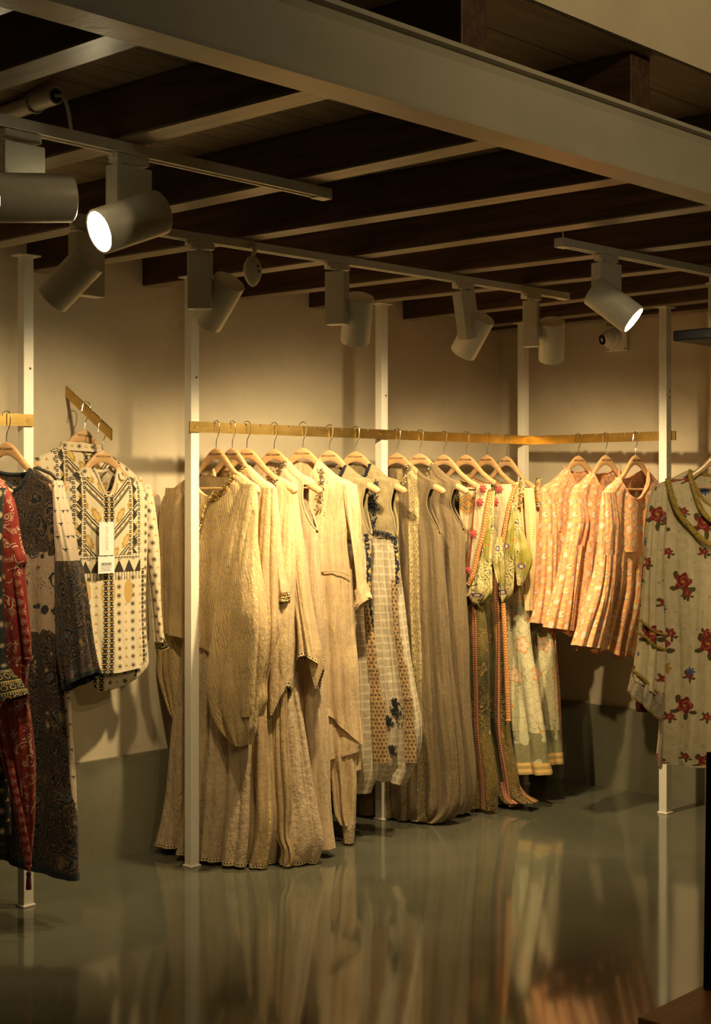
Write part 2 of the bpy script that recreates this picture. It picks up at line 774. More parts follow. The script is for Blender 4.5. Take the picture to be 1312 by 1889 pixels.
def track(a, b, lab):
    P, Q = px(a[0], a[1], TZ - .015), px(b[0], b[1], TZ - .015)
    d = Q - P
    d.z = 0
    o = empty('lamp_track', (P.x, P.y, TZ), math.atan2(d.y, d.x))
    L = d.length
    bm = bmesh.new()
    box(bm, (L / 2, -.0125, -.0135), (L, .009, .027), bev=.0008)
    box(bm, (L / 2, .0125, -.0135), (L, .009, .027), bev=.0008)
    box(bm, (L / 2, 0, -.005), (L, .02, .01))
    bm_obj('channel', bm, LAMPW, o)
    for x in (0.015, L - .015):
        bm = bmesh.new()
        box(bm, (x, 0, -.0145), (.05, .037, .030), bev=.001)
        bm_obj('end_cap', bm, LAMPW, o)
    tag(o, lab, 'lamp track')
    return P, d.normalized(), o


T1 = track((-260, 167), (600, 359), 'front white lamp track at upper left, carrying the two largest lit spotlights')
T2 = track((-60, 372), (1043, 547), 'long white lamp track in the middle, carrying the row of spotlights turned to the clothes')
T3 = track((1034, 448), (1440, 528), 'short white lamp track at right with one lit spotlight')

for (u, v, q, lab) in ((1034, 425, 0, ''),):
    bm = bmesh.new()
    p0 = px(1040, 442, TZ - .004)
    tube(bm, [p0, p0 + Vector((-.01, -.02, .05)), p0 + Vector((-.03, -.05, .133))], .003)
    tag(bm_obj('lamp_cable', bm, PVC, None, True), 'thin pale cable rising from the left end of the right lamp track', 'cable')

LAMPS = []


def spot_head(idx, T, ua, cyl, axis, lab, yaw=0.0, boxw=.107, dY=0.0, bh=.19, lit=False, rollv=None, L=.175, R=.054, v_box=None):
    P, d, _ = T
    a = on_line(ua, P, d)
    a = Vector((a.x, a.y, TZ))
    rz = math.atan2(d.y, d.x)
    o = empty('track_spotlight', (a.x, a.y, TZ - .027), rz)
    bm = bmesh.new()
    box(bm, (0, 0, -.012), (.098, .034, .022), bev=.002)
    box(bm, (-.05, 0, -.008), (.012, .02, .012), bev=.002)
    bm_obj('track_adapter', bm, LAMPW, o)
    bm = bmesh.new()
    lathe(bm, (0, 0, -.023), (0, 0, -1), [(0, 0), (0, .013), (.008, .013), (.008, 0)], 20)
    # driver box with a ribbed narrow side
    c, s = math.cos(yaw), math.sin(yaw)
    ax = (Vector((c, s, 0)), Vector((-s, c, 0)), Vector((0, 0, 1)))
    zc = -.03 - bh / 2
    if rollv is not None:
        Rm = Matrix.Rotation(rollv, 3, 'Y')
        ax = tuple(Rm @ q for q in ax)
    ctr = Vector((0, 0, -.03)) - ax[2] * (bh / 2)
    box(bm, ctr, (boxw, .044, bh), ax, .0015)
    for k in range(7):
        for sd in (-1, 1):
            box(bm, ctr + ax[0] * sd * boxw / 2 + ax[1] * ((k - 3) * .006), (.003, .0032, bh - .006), ax)
    bm_obj('driver_box', bm, LAMPW, o)
    # lamp cylinder
    cw = pxy(cyl[0], cyl[1], a.y + dY)
    cl = local(o, cw)
    axl = Vector(axis).normalized()
    cr, sr = math.cos(-rz), math.sin(-rz)
    axl = Vector((axl.x * cr - axl.y * sr, axl.x * sr + axl.y * cr, axl.z))
    back = cl - axl * (L / 2)
    bm = bmesh.new()
    lathe(bm, back, axl, [(.0, 0), (.0, R - .003), (.003, R), (L - .002, R), (L, R - .001), (L, R - .006), (L - .012, R - .008), (L - .02, R - .012), (L - .021, 0)], 48)
    h = bm_obj('lamp_housing', bm, LAMPW, o, True)
    # pivot between box and cylinder
    bm = bmesh.new()
    tube(bm, [ctr - ax[2] * (bh * .22), cl], .011, 14)
    bm_obj('pivot', bm, LAMPW, o, True)
    bm = bmesh.new()
    ln = .010 if lit else .018
    lathe(bm, back, axl, [(L - ln, 0), (L - ln, R - .0085), (L - ln + .002, R - .0085), (L - ln + .002, 0)], 40)
    bm_obj('lens', bm, LENS, o)
    ld = bpy.data.lights.new('spotlight_bulb', 'SPOT')
    W, ang, bl = HEAD_W[idx]
    ld.energy = W
    ld.color = WARM
    ld.spot_size = math.radians(ang)
    ld.spot_blend = bl
    ld.shadow_soft_size = .03
    lo = bpy.data.objects.new('spotlight_bulb', ld)
    COL.objects.link(lo)
    lo.parent = o
    lo.location = cl + axl * (L / 2 + .004)
    lo.rotation_euler = axl.to_track_quat('-Z', 'Y').to_euler()
    tag(o, lab, 'spotlight', 'spotlights on the lamp tracks')
    return o


spot_head(1, T1, 36, (60, 365), (-.85, -.50, -.10), 'lit white track spotlight cut by the left edge of the photo', dY=-.09, lit=True, bh=.115)
spot_head(2, T1, 238, (240, 409), (-.70, -.55, -.36), 'large lit white track spotlight at upper left, its bright face turned to the lower left', dY=-.09, lit=True, bh=.115)
spot_head(3, T2, 160, (131, 515), (-.66, .20, -.62), 'white track spotlight aimed down left at the wall over the printed blouses', dY=-.05, yaw=.1)
spot_head(4, T2, 369, (403, 557), (-.50, .46, -.74), 'white track spotlight hanging just right of the tall front post top', dY=.07, yaw=-.85, boxw=.075)
spot_head(5, T2, 622, (659, 589), (-.10, .52, -.90), 'upright white track spotlight in the middle of the long track', dY=.05, yaw=-1.2, boxw=.075)
spot_head(7, T2, 855, (872, 618), (-.42, .48, -.80), 'tilted white track spotlight, second from the right end of the long track', dY=.07, yaw=.15, boxw=.1, rollv=-.2)
spot_head(8, T2, 980, (1018, 628), (.05, .5, -.88), 'upright white track spotlight at the right end of the long track', dY=.05, yaw=-1.1, boxw=.06)
spot_head(6, T3, 1119, (1132, 563), (.74, -.28, -.62), 'lit white track spotlight on the right track, aimed down to the right', dY=-.06, yaw=-.1, lit=True, bh=.12)
spot_head(9, T3, 1328, (1375, 590), (.6, .2, -.75), 'white track spotlight at the right edge, only its box showing', dY=-.06, yaw=.1)

# presence sensor hanging on the middle track
sp = px(460, 470, TZ - .03)
sp = on_line(459, T2[0], T2[1])
so = empty('hanging_sensor', (sp.x, sp.y, TZ - .02), math.atan2(T2[1].y, T2[1].x))
bm = bmesh.new()
pts = crv([(0, -.022, .004), (0, -.03, -.012), (0, -.022, -.028), (0, -.02, -.04)], 10)
tube(bm, pts, [.014, .013, .011, .009, .008, .007, .007, .008, .009, .01], 14)
bm_obj('neck', bm, PVC, so, True)
bm = bmesh.new()
a, b, dd = Vector((1, 0, 0)), Vector((0, -1, 0)), Vector((0, 0, -1))
rings = []
for k in range(15):
    q = k / 14
    rr = (math.sin(PI * min(1, q * .9 + .1)) ** .6)
    rings.append([bm.verts.new(Vector((math.cos(t) * .037 * rr, -.02 + math.sin(t) * .022 * rr, -.035 - q * .10))) for t in [2 * PI * j / 24 for j in range(24)]])
for A_, B_ in zip(rings[:-1], rings[1:]):
    for j in range(24):
        bm.faces.new((A_[j], A_[(j + 1) % 24], B_[(j + 1) % 24], B_[j]))
bm.faces.new(rings[0]); bm.faces.new(rings[-1])
bm_obj('body', bm, PVC, so, True)
bm = bmesh.new()
for (x, z, s1, s2) in ((.004, -.066, .010, .005), (.011, -.064, .004, .004), (.010, -.083, .006, .010)):
    box(bm, (x, -.0425, z), (s1, .002, s2), bev=.0008)
bm_obj('mark', bm, INKB, so)
tag(so, 'small white plastic sensor hanging from the long track right of the tall post', 'sensor')

# pipe with cable end, upper left
pp0, pp1 = px(-60, 236, 2.455), px(104, 176, 2.43)
po = empty('conduit_pipe', pp0)
bm = bmesh.new()
dpp = (pp1 - pp0)
lathe(bm, (0, 0, 0), dpp, [(0, 0), (0, .021), (dpp.length, .021), (dpp.length, .017), (dpp.length - .05, .016), (dpp.length - .05, 0)], 24)
bm_obj('tube', bm, PVC, po, True)
bm = bmesh.new()
lathe(bm, dpp * .985, dpp, [(0, 0), (0, .0165), (.002, .0165), (.002, 0)], 20)
bm_obj('open_end', bm, LAMPD, po)
bm = bmesh.new()
q = dpp * .99
tube(bm, crv([q, q + Vector((.02, 0, -.004)), q + Vector((.03, .01, -.04)), q + Vector((.035, .02, -.09))], 14), .0045, 8)
bm_obj('cable', bm, PVC, po, True)
bm = bmesh.new()
tube(bm, [dpp * .78 + (Vector((0, 0, 1)) * math.cos(t) + frame_from(dpp)[0] * math.sin(t)) * .024 for t in np.linspace(0, 2 * PI, 16)], .003, 6)
bm_obj('cable_tie', bm, PVC, po, True)
tag(po, 'white plastic pipe under the ceiling at upper left, a cable dangling from its end', 'pipe')

# security camera on the right wall
cp = on_line(1133, wallR, D2)
cz = CAMH + (HV - 626) / FPX * cp.y
co = empty('security_camera', (cp.x, cp.y, cz), math.atan2(D2.y, D2.x))      # local y = -D1 outwards
bm = bmesh.new()
oy = 1 if Vector((-D2.y, D2.x, 0)).dot(-D1) > 0 else -1
box(bm, (-.025, oy * .008, -.003), (.12, .016, .12), bev=.004)
bm_obj('back_plate', bm, LAMPW, co)
for sx, sz in ((-.075, -.052), (-.075, .046), (.025, -.052)):
    bm = bmesh.new()
    lathe(bm, (sx, oy * .016, sz), (0, oy, 0), [(0, 0), (0, .004), (.001, .004), (.001, 0)], 12)
    bm_obj('screw', bm, DARKM, co)
bm = bmesh.new()
lathe(bm, (0, oy * .016, 0), (0, oy, 0), [(0, 0), (0, .052), (.01, .052), (.018, .047), (.02, .03), (.02, 0)], 36)
bm_obj('ring_base', bm, LAMPW, co, True)
bm = bmesh.new()
bmesh.ops.create_uvsphere(bm, u_segments=28, v_segments=16, radius=.041, matrix=Matrix.Translation((.004, oy * .040, .002)))
bm_obj('ball', bm, LAMPW, co, True)
bm = bmesh.new()
ld_ = Vector((.45, oy * .85, -.22)).normalized()
lathe(bm, Vector((.004, oy * .040, .002)) + ld_ * .034, ld_, [(0, 0), (0, .025), (.009, .024), (.006, .012), (.004, 0)], 28)
bm_obj('lens', bm, BLACK, co, True)
tag(co, 'white ball security camera on the right wall under the lamp track', 'camera')
bm = bmesh.new()
cl0 = Vector((cp.x, cp.y, cz + .075)) - D1 * .02
tube(bm, [cl0 + D2 * (.045 * math.cos(t)) + Vector((0, 0, .016 * math.sin(t))) - D1 * (.006 * math.sin(2 * t)) for t in np.linspace(0, 2 * PI, 28)], .005, 8)
bm.verts.ensure_lookup_table()
tube(bm, crv([cl0 - D2 * .045, cl0 - D2 * .09 + Vector((0, 0, .02)), cl0 - D2 * .17 + Vector((0, 0, .075))], 14), .0035, 8)
tag(bm_obj('camera_cable', bm, PVC, None, True), 'coiled pale cable above the security camera', 'cable')

# black hanging slab at the right
sl = pxy(1241, 610, 5.0)
ho = empty('hanging_shelf', sl, math.radians(-43))
bm = bmesh.new()
box(bm, (.45, .3, -.019), (.9, .6, .038), bev=.006)
bm_obj('board', bm, BLACK, ho)
for x in (.35, .8):
    for y in (.12, .5):
        bm = bmesh.new()
        lathe(bm, (x, y, -.002), (0, 0, 1), [(0, 0), (0, .005), (2.335 - sl.z, .005), (2.335 - sl.z, 0)], 10)
        bm_obj('rod', bm, DARKM, ho)
tag(ho, 'black flat hanging shelf reaching in from the right edge above the clothes', 'shelf')

# wooden table corner and dark board at lower right
tp = px(1176, 1876, .45)
to = empty('wooden_table', (tp.x, tp.y, 0), math.atan2(D1.y, D1.x))
bm = bmesh.new()
box(bm, (.6, -.35, .435), (1.2, .7, .03), bev=.003)
bm_obj('table_top', bm, TABLEW, to)
bm = bmesh.new()
box(bm, (.6, -.35, .38), (1.08, .58, .08))
bm_obj('apron', bm, JOIST, to)
for x in (.07, 1.13):
    for y in (-.07, -.63):
        bm = bmesh.new()
        box(bm, (x, y, .21), (.05, .05, .42), bev=.003)
        bm_obj('leg', bm, JOIST, to)
tag(to, 'orange brown wooden table, its corner in the lower right of the photo', 'table')
db = pxy(1304, 1840, 2.92)
bo = empty('display_board', (db.x, db.y, .45), math.radians(35))
bm = bmesh.new()
v0 = pxy(1304.5, 1840, 2.92) - Vector((db.x, db.y, .45))
ax3 = Vector((.010, 0, .50)).normalized()
box(bm, Vector((.16, 0, .25)), (.32, .012, .496), (Vector((1, 0, 0)), Vector((0, 1, 0)), ax3), .002)
bm_obj('panel', bm, BLACK, bo)
bm = bmesh.new()
box(bm, (.16, 0, .006), (.2, .09, .012), bev=.002)
bm_obj('foot', bm, BLACK, bo)
tag(bo, 'narrow dark board standing on the wooden table at the right edge', 'board')



def added_fill_lamp(name, ul, aim, W, cone, top, lab):
    """added fill spotlight, out of view, on a short stem hung from height top"""
    uo = empty(name, ul)
    ud = (Vector(aim) - ul).normalized()
    bm = bmesh.new()
    lathe(bm, (0, 0, 0), ud, [(0, 0), (0, .051), (.003, .054), (.17, .054), (.175, .048), (.16, .044), (.155, 0)], 32)
    bm_obj('lamp_housing', bm, LAMPW, uo, True)
    bm = bmesh.new()
    h = top - ul.z - ud.z * .04
    lathe(bm, ud * .04, (0, 0, 1), [(0, 0), (0, .01), (h - .015, .01), (h - .015, .04), (h, .04), (h, 0)], 20)
    bm_obj('stem', bm, LAMPW, uo, True)
    bm = bmesh.new()
    lathe(bm, ud * .158, ud, [(0, 0), (0, .044), (.002, .044), (.002, 0)], 32)
    bm_obj('lens', bm, LENS, uo)
    ld = bpy.data.lights.new('fill_bulb', 'SPOT')
    ld.energy = W
    ld.color = WARM
    ld.spot_size = math.radians(cone)
    ld.spot_blend = .8
    ld.shadow_soft_size = .03
    lo = bpy.data.objects.new('fill_bulb', ld)
    COL.objects.link(lo)
    lo.parent = uo
    lo.location = ud * .18
    lo.rotation_euler = ud.to_track_quat('-Z', 'Y').to_euler()
    tag(uo, lab, 'spotlight')


added_fill_lamp('added_fill_spot', Vector((1.75, 1.35, 3.05)), (.95, 3.2, 3.0), UPPER_FILL_W, 112, 3.3, 'added fill spotlight out of view above the frame, brightening the plaster mezzanine edge')  # unseen lamp added to lift the mezzanine edge and the beam
bl_ = beamP + D1 * 1.38 + D2 * .036
added_fill_lamp('added_beam_fill', Vector((bl_.x, bl_.y, 2.06)), (1.36, 5.2, 1.25), BEAM_FILL_W, 62, 2.192, 'added fill spotlight under the steel beam beyond the right edge, brightening the rose printed kurta')  # added out of view to put light on the kurta front

added_fill_lamp('added_fill_spot', Vector((1.35, 1.15, 2.55)), (-.30, 5.6, .45), FRONT_FILL_W, 30, 3.3, 'added front fill spotlight out of view above the frame, brightening the beige kaftans')  # front fill added out of view for the low posts and skirts
# ================================================================== cloth materials
GOLD = (1.0, .80, .34)


def weave(u, v, fu=900., fv=900.):
    return sn(u * fu) * .5 + sn(v * fv) * .5


def crease(seed=0.0, sx=16., sy=4.):
    x, y, z = split(tc('Object'))
    return noise(vec(x * sx + seed, y * sx, z * sy), 1.0, 4, .6, .8)


def cloth(name, fn, rough=.82, sheen=.12, bd=.016, bs=.6, cs_=1.0):
    """fn(u, v, x, z) -> colour or (colour, gold mask)"""
    def f():
        u, v, _ = split(tc('UV'))
        x, y, z = split(tc('Object'))
        r = fn(u, v, x, z)
        g = None
        if isinstance(r, tuple) and len(r) == 2 and isinstance(r[1], S):
            r, g = r
        h = crease(0., 16. * cs_, 4.5 * cs_) + noise(tc('Object'), 55 * cs_, 3, .6) * .22
        d = dict(color=r, rough=rough, sheen=sheen, spec=.25, bump=h, bump_s=bs, bump_d=bd)
        if g is not None:
            d['metal'] = g
            d['rough'] = rough - g * (rough - .3)
        return d
    return material(name, f)


BG = (.57, .405, .215)      # the beige of most kaftans
BG2 = (.50, .405, .29)


def lurex(base, period, width, tilt=0.0, dash=.018, amt=.5, faint=.8):
    def fn(u, v, x, z):
        uu = u + v * tilt
        band = fr(uu / period)
        line = (ab(band - .5) < width / 2)
        keep = noise(vec(fl(uu / period) * 3.7, v / dash), 1.0, 2, .7) > amt
        area = noise(vec(u * 5, v * 4, 3.3), 1.0, 2, .5)
        keep = keep * sst(area, .36, .56)
        g = line * keep
        shade = noise(vec(u * 3, v * 3, 1.0), 2.0, 3, .5)
        c = mixc(sst(shade, .3, .7), tuple(q * .86 for q in base), tuple(min(1, q * 1.08) for q in base))
        strk = noise(vec(u * 75, v * 5, 6.), 1.0, 4, .7)
        c = mixc(sst(strk, .50, .70) * .75, c, tuple(q * .5 for q in base))
        rib = (ab(band - .5) < width * 1.2) * faint
        c = mixc(rib * .35, c, tuple(q * .6 for q in base))
        c = mixc(g, c, GOLD)
        return c, g * .45
    return fn


LUREX = cloth('gold_striped_gauze', lurex(BG, .012, .24, .25, .012, .44, .95))
LUREX2 = cloth('gold_striped_gauze_pale', lurex((.60, .435, .245), .012, .20, .35, .012, .52))
LUREX3 = cloth('gold_flecked_shirting', lurex((.62, .455, .265), .022, .12, .0, .03, .5), rough=.6, sheen=.1)
LUREXS = cloth('gold_flecked_skirt', lurex((.46, .325, .165), .05, .06, .0, .014, .5, .2))


def f_skirt(u, v, x, z):
    n = noise(vec(u * 40, v * 10, 2.0), 1.0, 4, .65)
    c = mixc(sst(n, .3, .7), (.44, .325, .195), (.54, .405, .255))
    return c
SKIRT = cloth('beige_skirt_cotton', f_skirt, bd=.030, bs=.7)


def crinkle(base, freq=170.):
    def fn(u, v, x, z):
        n = noise(vec(u * freq, v * 7, 1.0), 1.0, 3, .7)
        return mixc(sst(n, .3, .72), tuple(q * .72 for q in base), tuple(min(1, q * 1.08) for q in base))
    return fn


CRINK = cloth('crinkled_beige_cotton', crinkle((.58, .43, .26)))


def f_gown(u, v, x, z):
    n = noise(vec(u * 150, v * 6, 1.0), 1.0, 3, .7)
    xx = x + z * .045 + (noise(vec(x * 3, z * 3, 9.0), 1.0, 1, .4) - .5) * .03
    band = mx(inr(xx, .060, .108), mx(inr(xx, -.02, .012), inr(xx, -.12, -.07)))
    fl_ = noise(vec(u * 330, v * 60, 4.0), 1.0, 3, .8)
    g = band * sst(fl_, .44, .56)
    c = mixc(sst(n, .3, .72), (.125, .088, .044), (.19, .136, .072))
    c = mixc(g, c, (.70, .55, .28))
    return c, g * .45
GOWN = cloth('grey_metallic_crinkle', f_gown)


def f_gownp(u, v, x, z):
    n = noise(vec(u * 110, v * 5, 1.0), 1.0, 3, .7)
    return mixc(sst(n, .3, .72), (.145, .102, .052), (.20, .143, .078))
GOWNP = cloth('grey_beige_crepe', f_gownp)


def f_check(u, v, x, z):
    w1 = noise(vec(u * 6, v * 6), 1, 2) * .012
    uu, vv = u + w1, v + w1
    L = mx(fr(uu / .034) < .10, fr(vv / .034) < .10)
    L = mx(L, mx(inr(fr(uu / .034), .18, .25), inr(fr(vv / .034), .2, .26)) * (noise(vec(fl(uu / .034), fl(vv / .034)), 3.1, 0) > .45))
    c = mixc(noise(vec(u * 30, v * 12), 1, 3), (.34, .28, .185), (.42, .35, .24))
    return mixc(L * .8, c, (.70, .60, .44))
CHECK = cloth('windowpane_check_voile', f_check)


def f_bod(u, v, x, z):
    n = noise(vec(u * 25, v * 25), 1, 4, .6)
    return mixc(sst(n, .3, .7), (.23, .18, .09), (.33, .26, .14))
BODICE = cloth('olive_gold_tulle', f_bod)


def f_emb(u, v, x, z):
    d = voro(vec(u * 1.0, v * 1.0), 95., 'F1', 1.0)
    n = noise(vec(u * 60, v * 60, 2), 1, 2)
    c = mixc(sst(d, .1, .45), (.03, .035, .06), (.012, .014, .025))
    gm = (n > .56)
    c = mixc(gm, c, (.72, .52, .18))
    return c, gm * .7
EMBR = cloth('navy_gold_embroidery', f_emb, bd=.02)


def f_goldlace(u, v, x, z):
    a, b, _, _ = cell(u, v, .013, .012, .5)
    hole = disc(a, b, .0043)
    c = mixc(hole, (.86, .70, .40), (.10, .06, .025))
    return c, (inv(hole)) * .35
LACE = cloth('gold_lace_trim', f_goldlace, bd=.01)


def f_brnruf(u, v, x, z):
    a, b, _, _ = cell(u, v, .017, .017, .5)
    dot = disc(a, b, .0048)
    n = noise(vec(u * 60, v * 30), 1, 3)
    c = mixc(sst(n, .3, .7), (.30, .185, .075), (.42, .28, .13))
    return mixc(dot, c, (.09, .055, .035))
RUFFLE = cloth('brown_dotted_ruffle', f_brnruf)


def f_sequin():
    d = voro(tc('Object'), 190., 'F1', 1.0, 'Distance')
    cc = voro(tc('Object'), 190., 'F1', 1.0, 'Color')
    r, g, b = split(cc)
    c = mixc(r > .45, (.85, .78, .62), (.30, .22, .12))
    c = mixc(g > .8, c, (.9, .66, .25))
    return dict(color=c, rough=.18, metal=.85, bump=inv(d), bump_s=1.0, bump_d=.006)
BEADS = material('crystal_beads', f_sequin)


def f_goldbead():
    cc = voro(tc('Object'), 170., 'F1', 1.0, 'Color')
    d = voro(tc('Object'), 170., 'F1', 1.0)
    r, g, b = split(cc)
    c = mixc(r > .5, (.80, .56, .20), (.28, .17, .06))
    return dict(color=c, rough=.25, metal=.8, bump=inv(d), bump_s=1.0, bump_d=.006)
GBEADS = material('gold_beads', f_goldbead)


def flowers(base, petals, cols, su, r, seed=0.0, n=6):
    """scattered round blossoms in a jittered grid"""
    def fn(u, v):
        a, b, i, j = cell(u, v, su, su, .5)
        jx = (noise(vec(i * 7.3 + seed, j * 3.1), 5.3, 0) - .5) * su * .5
        jy = (noise(vec(i * 2.3 + seed, j * 9.1, 4), 5.3, 0) - .5) * su * .5
        a = a - jx
        b = b - jy
        m = petal(a, b, r, n, .18)
        core = disc(a, b, r * .38)
        ring = petal(a, b, r * .72, n, .2, .6)
        return m, ring, core, i, j, a, b
    return fn


def f_peach(u, v, x, z):
    base = (.70, .345, .175)
    n = noise(vec(u * 60, v * 40), 1, 3)
    c = mixc(sst(n, .3, .7), tuple(q * .9 for q in base), tuple(q * 1.08 for q in base))
    # grey-green vine loops
    wx = u + noise(vec(u * 14, v * 14, 1), 1, 1) * .03
    wy = v + noise(vec(u * 14, v * 14, 8), 1, 1) * .03
    a, b, i, j = cell(wx, wy, .058, .058, .5)
    rr = sq(a * a + b * b)
    loop = inr(rr, .0165, .0235) * (sn(at2(b, a) * 1.0 + i * 2.1) > -.55)
    c = mixc(loop, c, (.36, .27, .14))
    ring2 = inr(rr, .0185, .0212) * loop
    c = mixc(ring2, c, (.52, .36, .19))
    # pale roses
    m = petal(a, b, .0135, 7, .12)
    c = mixc(m, c, (.70, .52, .38))
    c = mixc(inr(rr, .0045, .0065) * m, c, (.55, .33, .22))
    c = mixc((rr < .0038), c, (.78, .62, .48))
    # small orange and yellow buds
    a2, b2, i2, j2 = cell(wx + .021, wy + .013, .058, .029, .5)
    c = mixc(petal(a2, b2, .0062, 5, .2), c, (.74, .23, .075))
    a3, b3, i3, j3 = cell(wx + .037, wy + .027, .058, .0387, .33)
    c = mixc(((a3 * a3) / (.009 ** 2) + (b3 * b3) / (.0036 ** 2)) < 1.0, c, (.80, .50, .085))
    return c
PEACH = cloth('peach_rose_print', f_peach, cs_=.8, bd=.012)


def paisley(u, v, s, seed=0.0):
    """swirling dark paisley: distance to the swirl centre, line mask, two random numbers, fine dots"""
    wx = u * s + (noise(vec(u * s * .9 + seed, v * s * .9), 1, 2) - .5) * 1.1
    wy = v * s * .8 + (noise(vec(u * s * .9, v * s * .9 + seed, 5), 1, 2) - .5) * 1.1
    d = voro(vec(wx, wy, seed), 1.0, 'F1', .9)
    cc = voro(vec(wx, wy, seed), 1.0, 'F1', .9, 'Color')
    r, g, b = split(cc)
    d2 = voro(vec(wx, wy, seed + 2), 3.1, 'F1', .9)
    lines = mx((sn(d * 52.0) > .55) * (d < .5), (sn(d2 * 30.0) > .6) * (d > .42))
    tiny = voro(vec(wx, wy), 12.0, 'F1', .8) < .30
    return d, lines, r, g, tiny


def f_navyp(u, v, x, z):
    d, L, r, g, t = paisley(u, v, 13., 2.)
    gd = noise(vec(u * 13, v * 9, 7.), 1, 4, .65)
    zz = z + (gd - .5) * .12
    cream = inr(zz, -.66, -.39) * sst(gd, .36, .40)
    cream = mx(cream, inr(zz, -1.05, -.62) * sst(gd, .62, .66))
    L2 = sn(d * 40.0) > .1
    c = mixc(L, (.012, .014, .017), (.13, .08, .045))
    c = mixc(t * (r > .35), c, (.19, .105, .045))
    c = mixc((d < .13) * (g > .35), c, (.19, .13, .05))
    c = mixc(inr(d, .2, .26) * (r > .5), c, (.06, .075, .085))
    c2 = mixc(mx(L2 * (d < .38), t * (r > .6)), (.40, .295, .205), (.03, .03, .034))
    return mixc(cream, c, c2)
NAVYP = cloth('navy_paisley_print', f_navyp)


def f_navyc(u, v, x, z):
    d, L, r, g, t = paisley(u, v, 20., 5.)
    c = mixc(L, (.014, .020, .026), (.17, .10, .055))
    c = mixc(t * (r > .5), c, (.30, .17, .05))
    c = mixc((d < .2) * (g > .5), c, (.07, .10, .115))
    return c
NAVYC = cloth('navy_paisley_cuff_print', f_navyc, rough=.6)


def sprig(a, b, s):
    """small three-leaf motif around the cell centre"""
    m = ((a * a) / (s * .22) ** 2 + ((b + s * .15) * (b + s * .15)) / (s * .55) ** 2) < 1.0
    for sg in (-1, 1):
        aa, bb = a - sg * s * .32, b - s * .15
        xr, yr = aa * .8 + bb * sg * .6, bb * .8 - aa * sg * .6
        m = mx(m, ((xr * xr) / (s * .4) ** 2 + (yr * yr) / (s * .2) ** 2) < 1.0)
    return m


def f_sprig(u, v, x, z):
    a, b, i, j = cell(u, v, .030, .044, .5)
    n = noise(vec(u * 40, v * 20), 1, 3)
    c = mixc(n, (.56, .44, .32), (.66, .53, .39))
    return mixc(sprig(a, b, .0105), c, (.035, .045, .05))
SPRIG = cloth('cream_sprig_cotton', f_sprig)


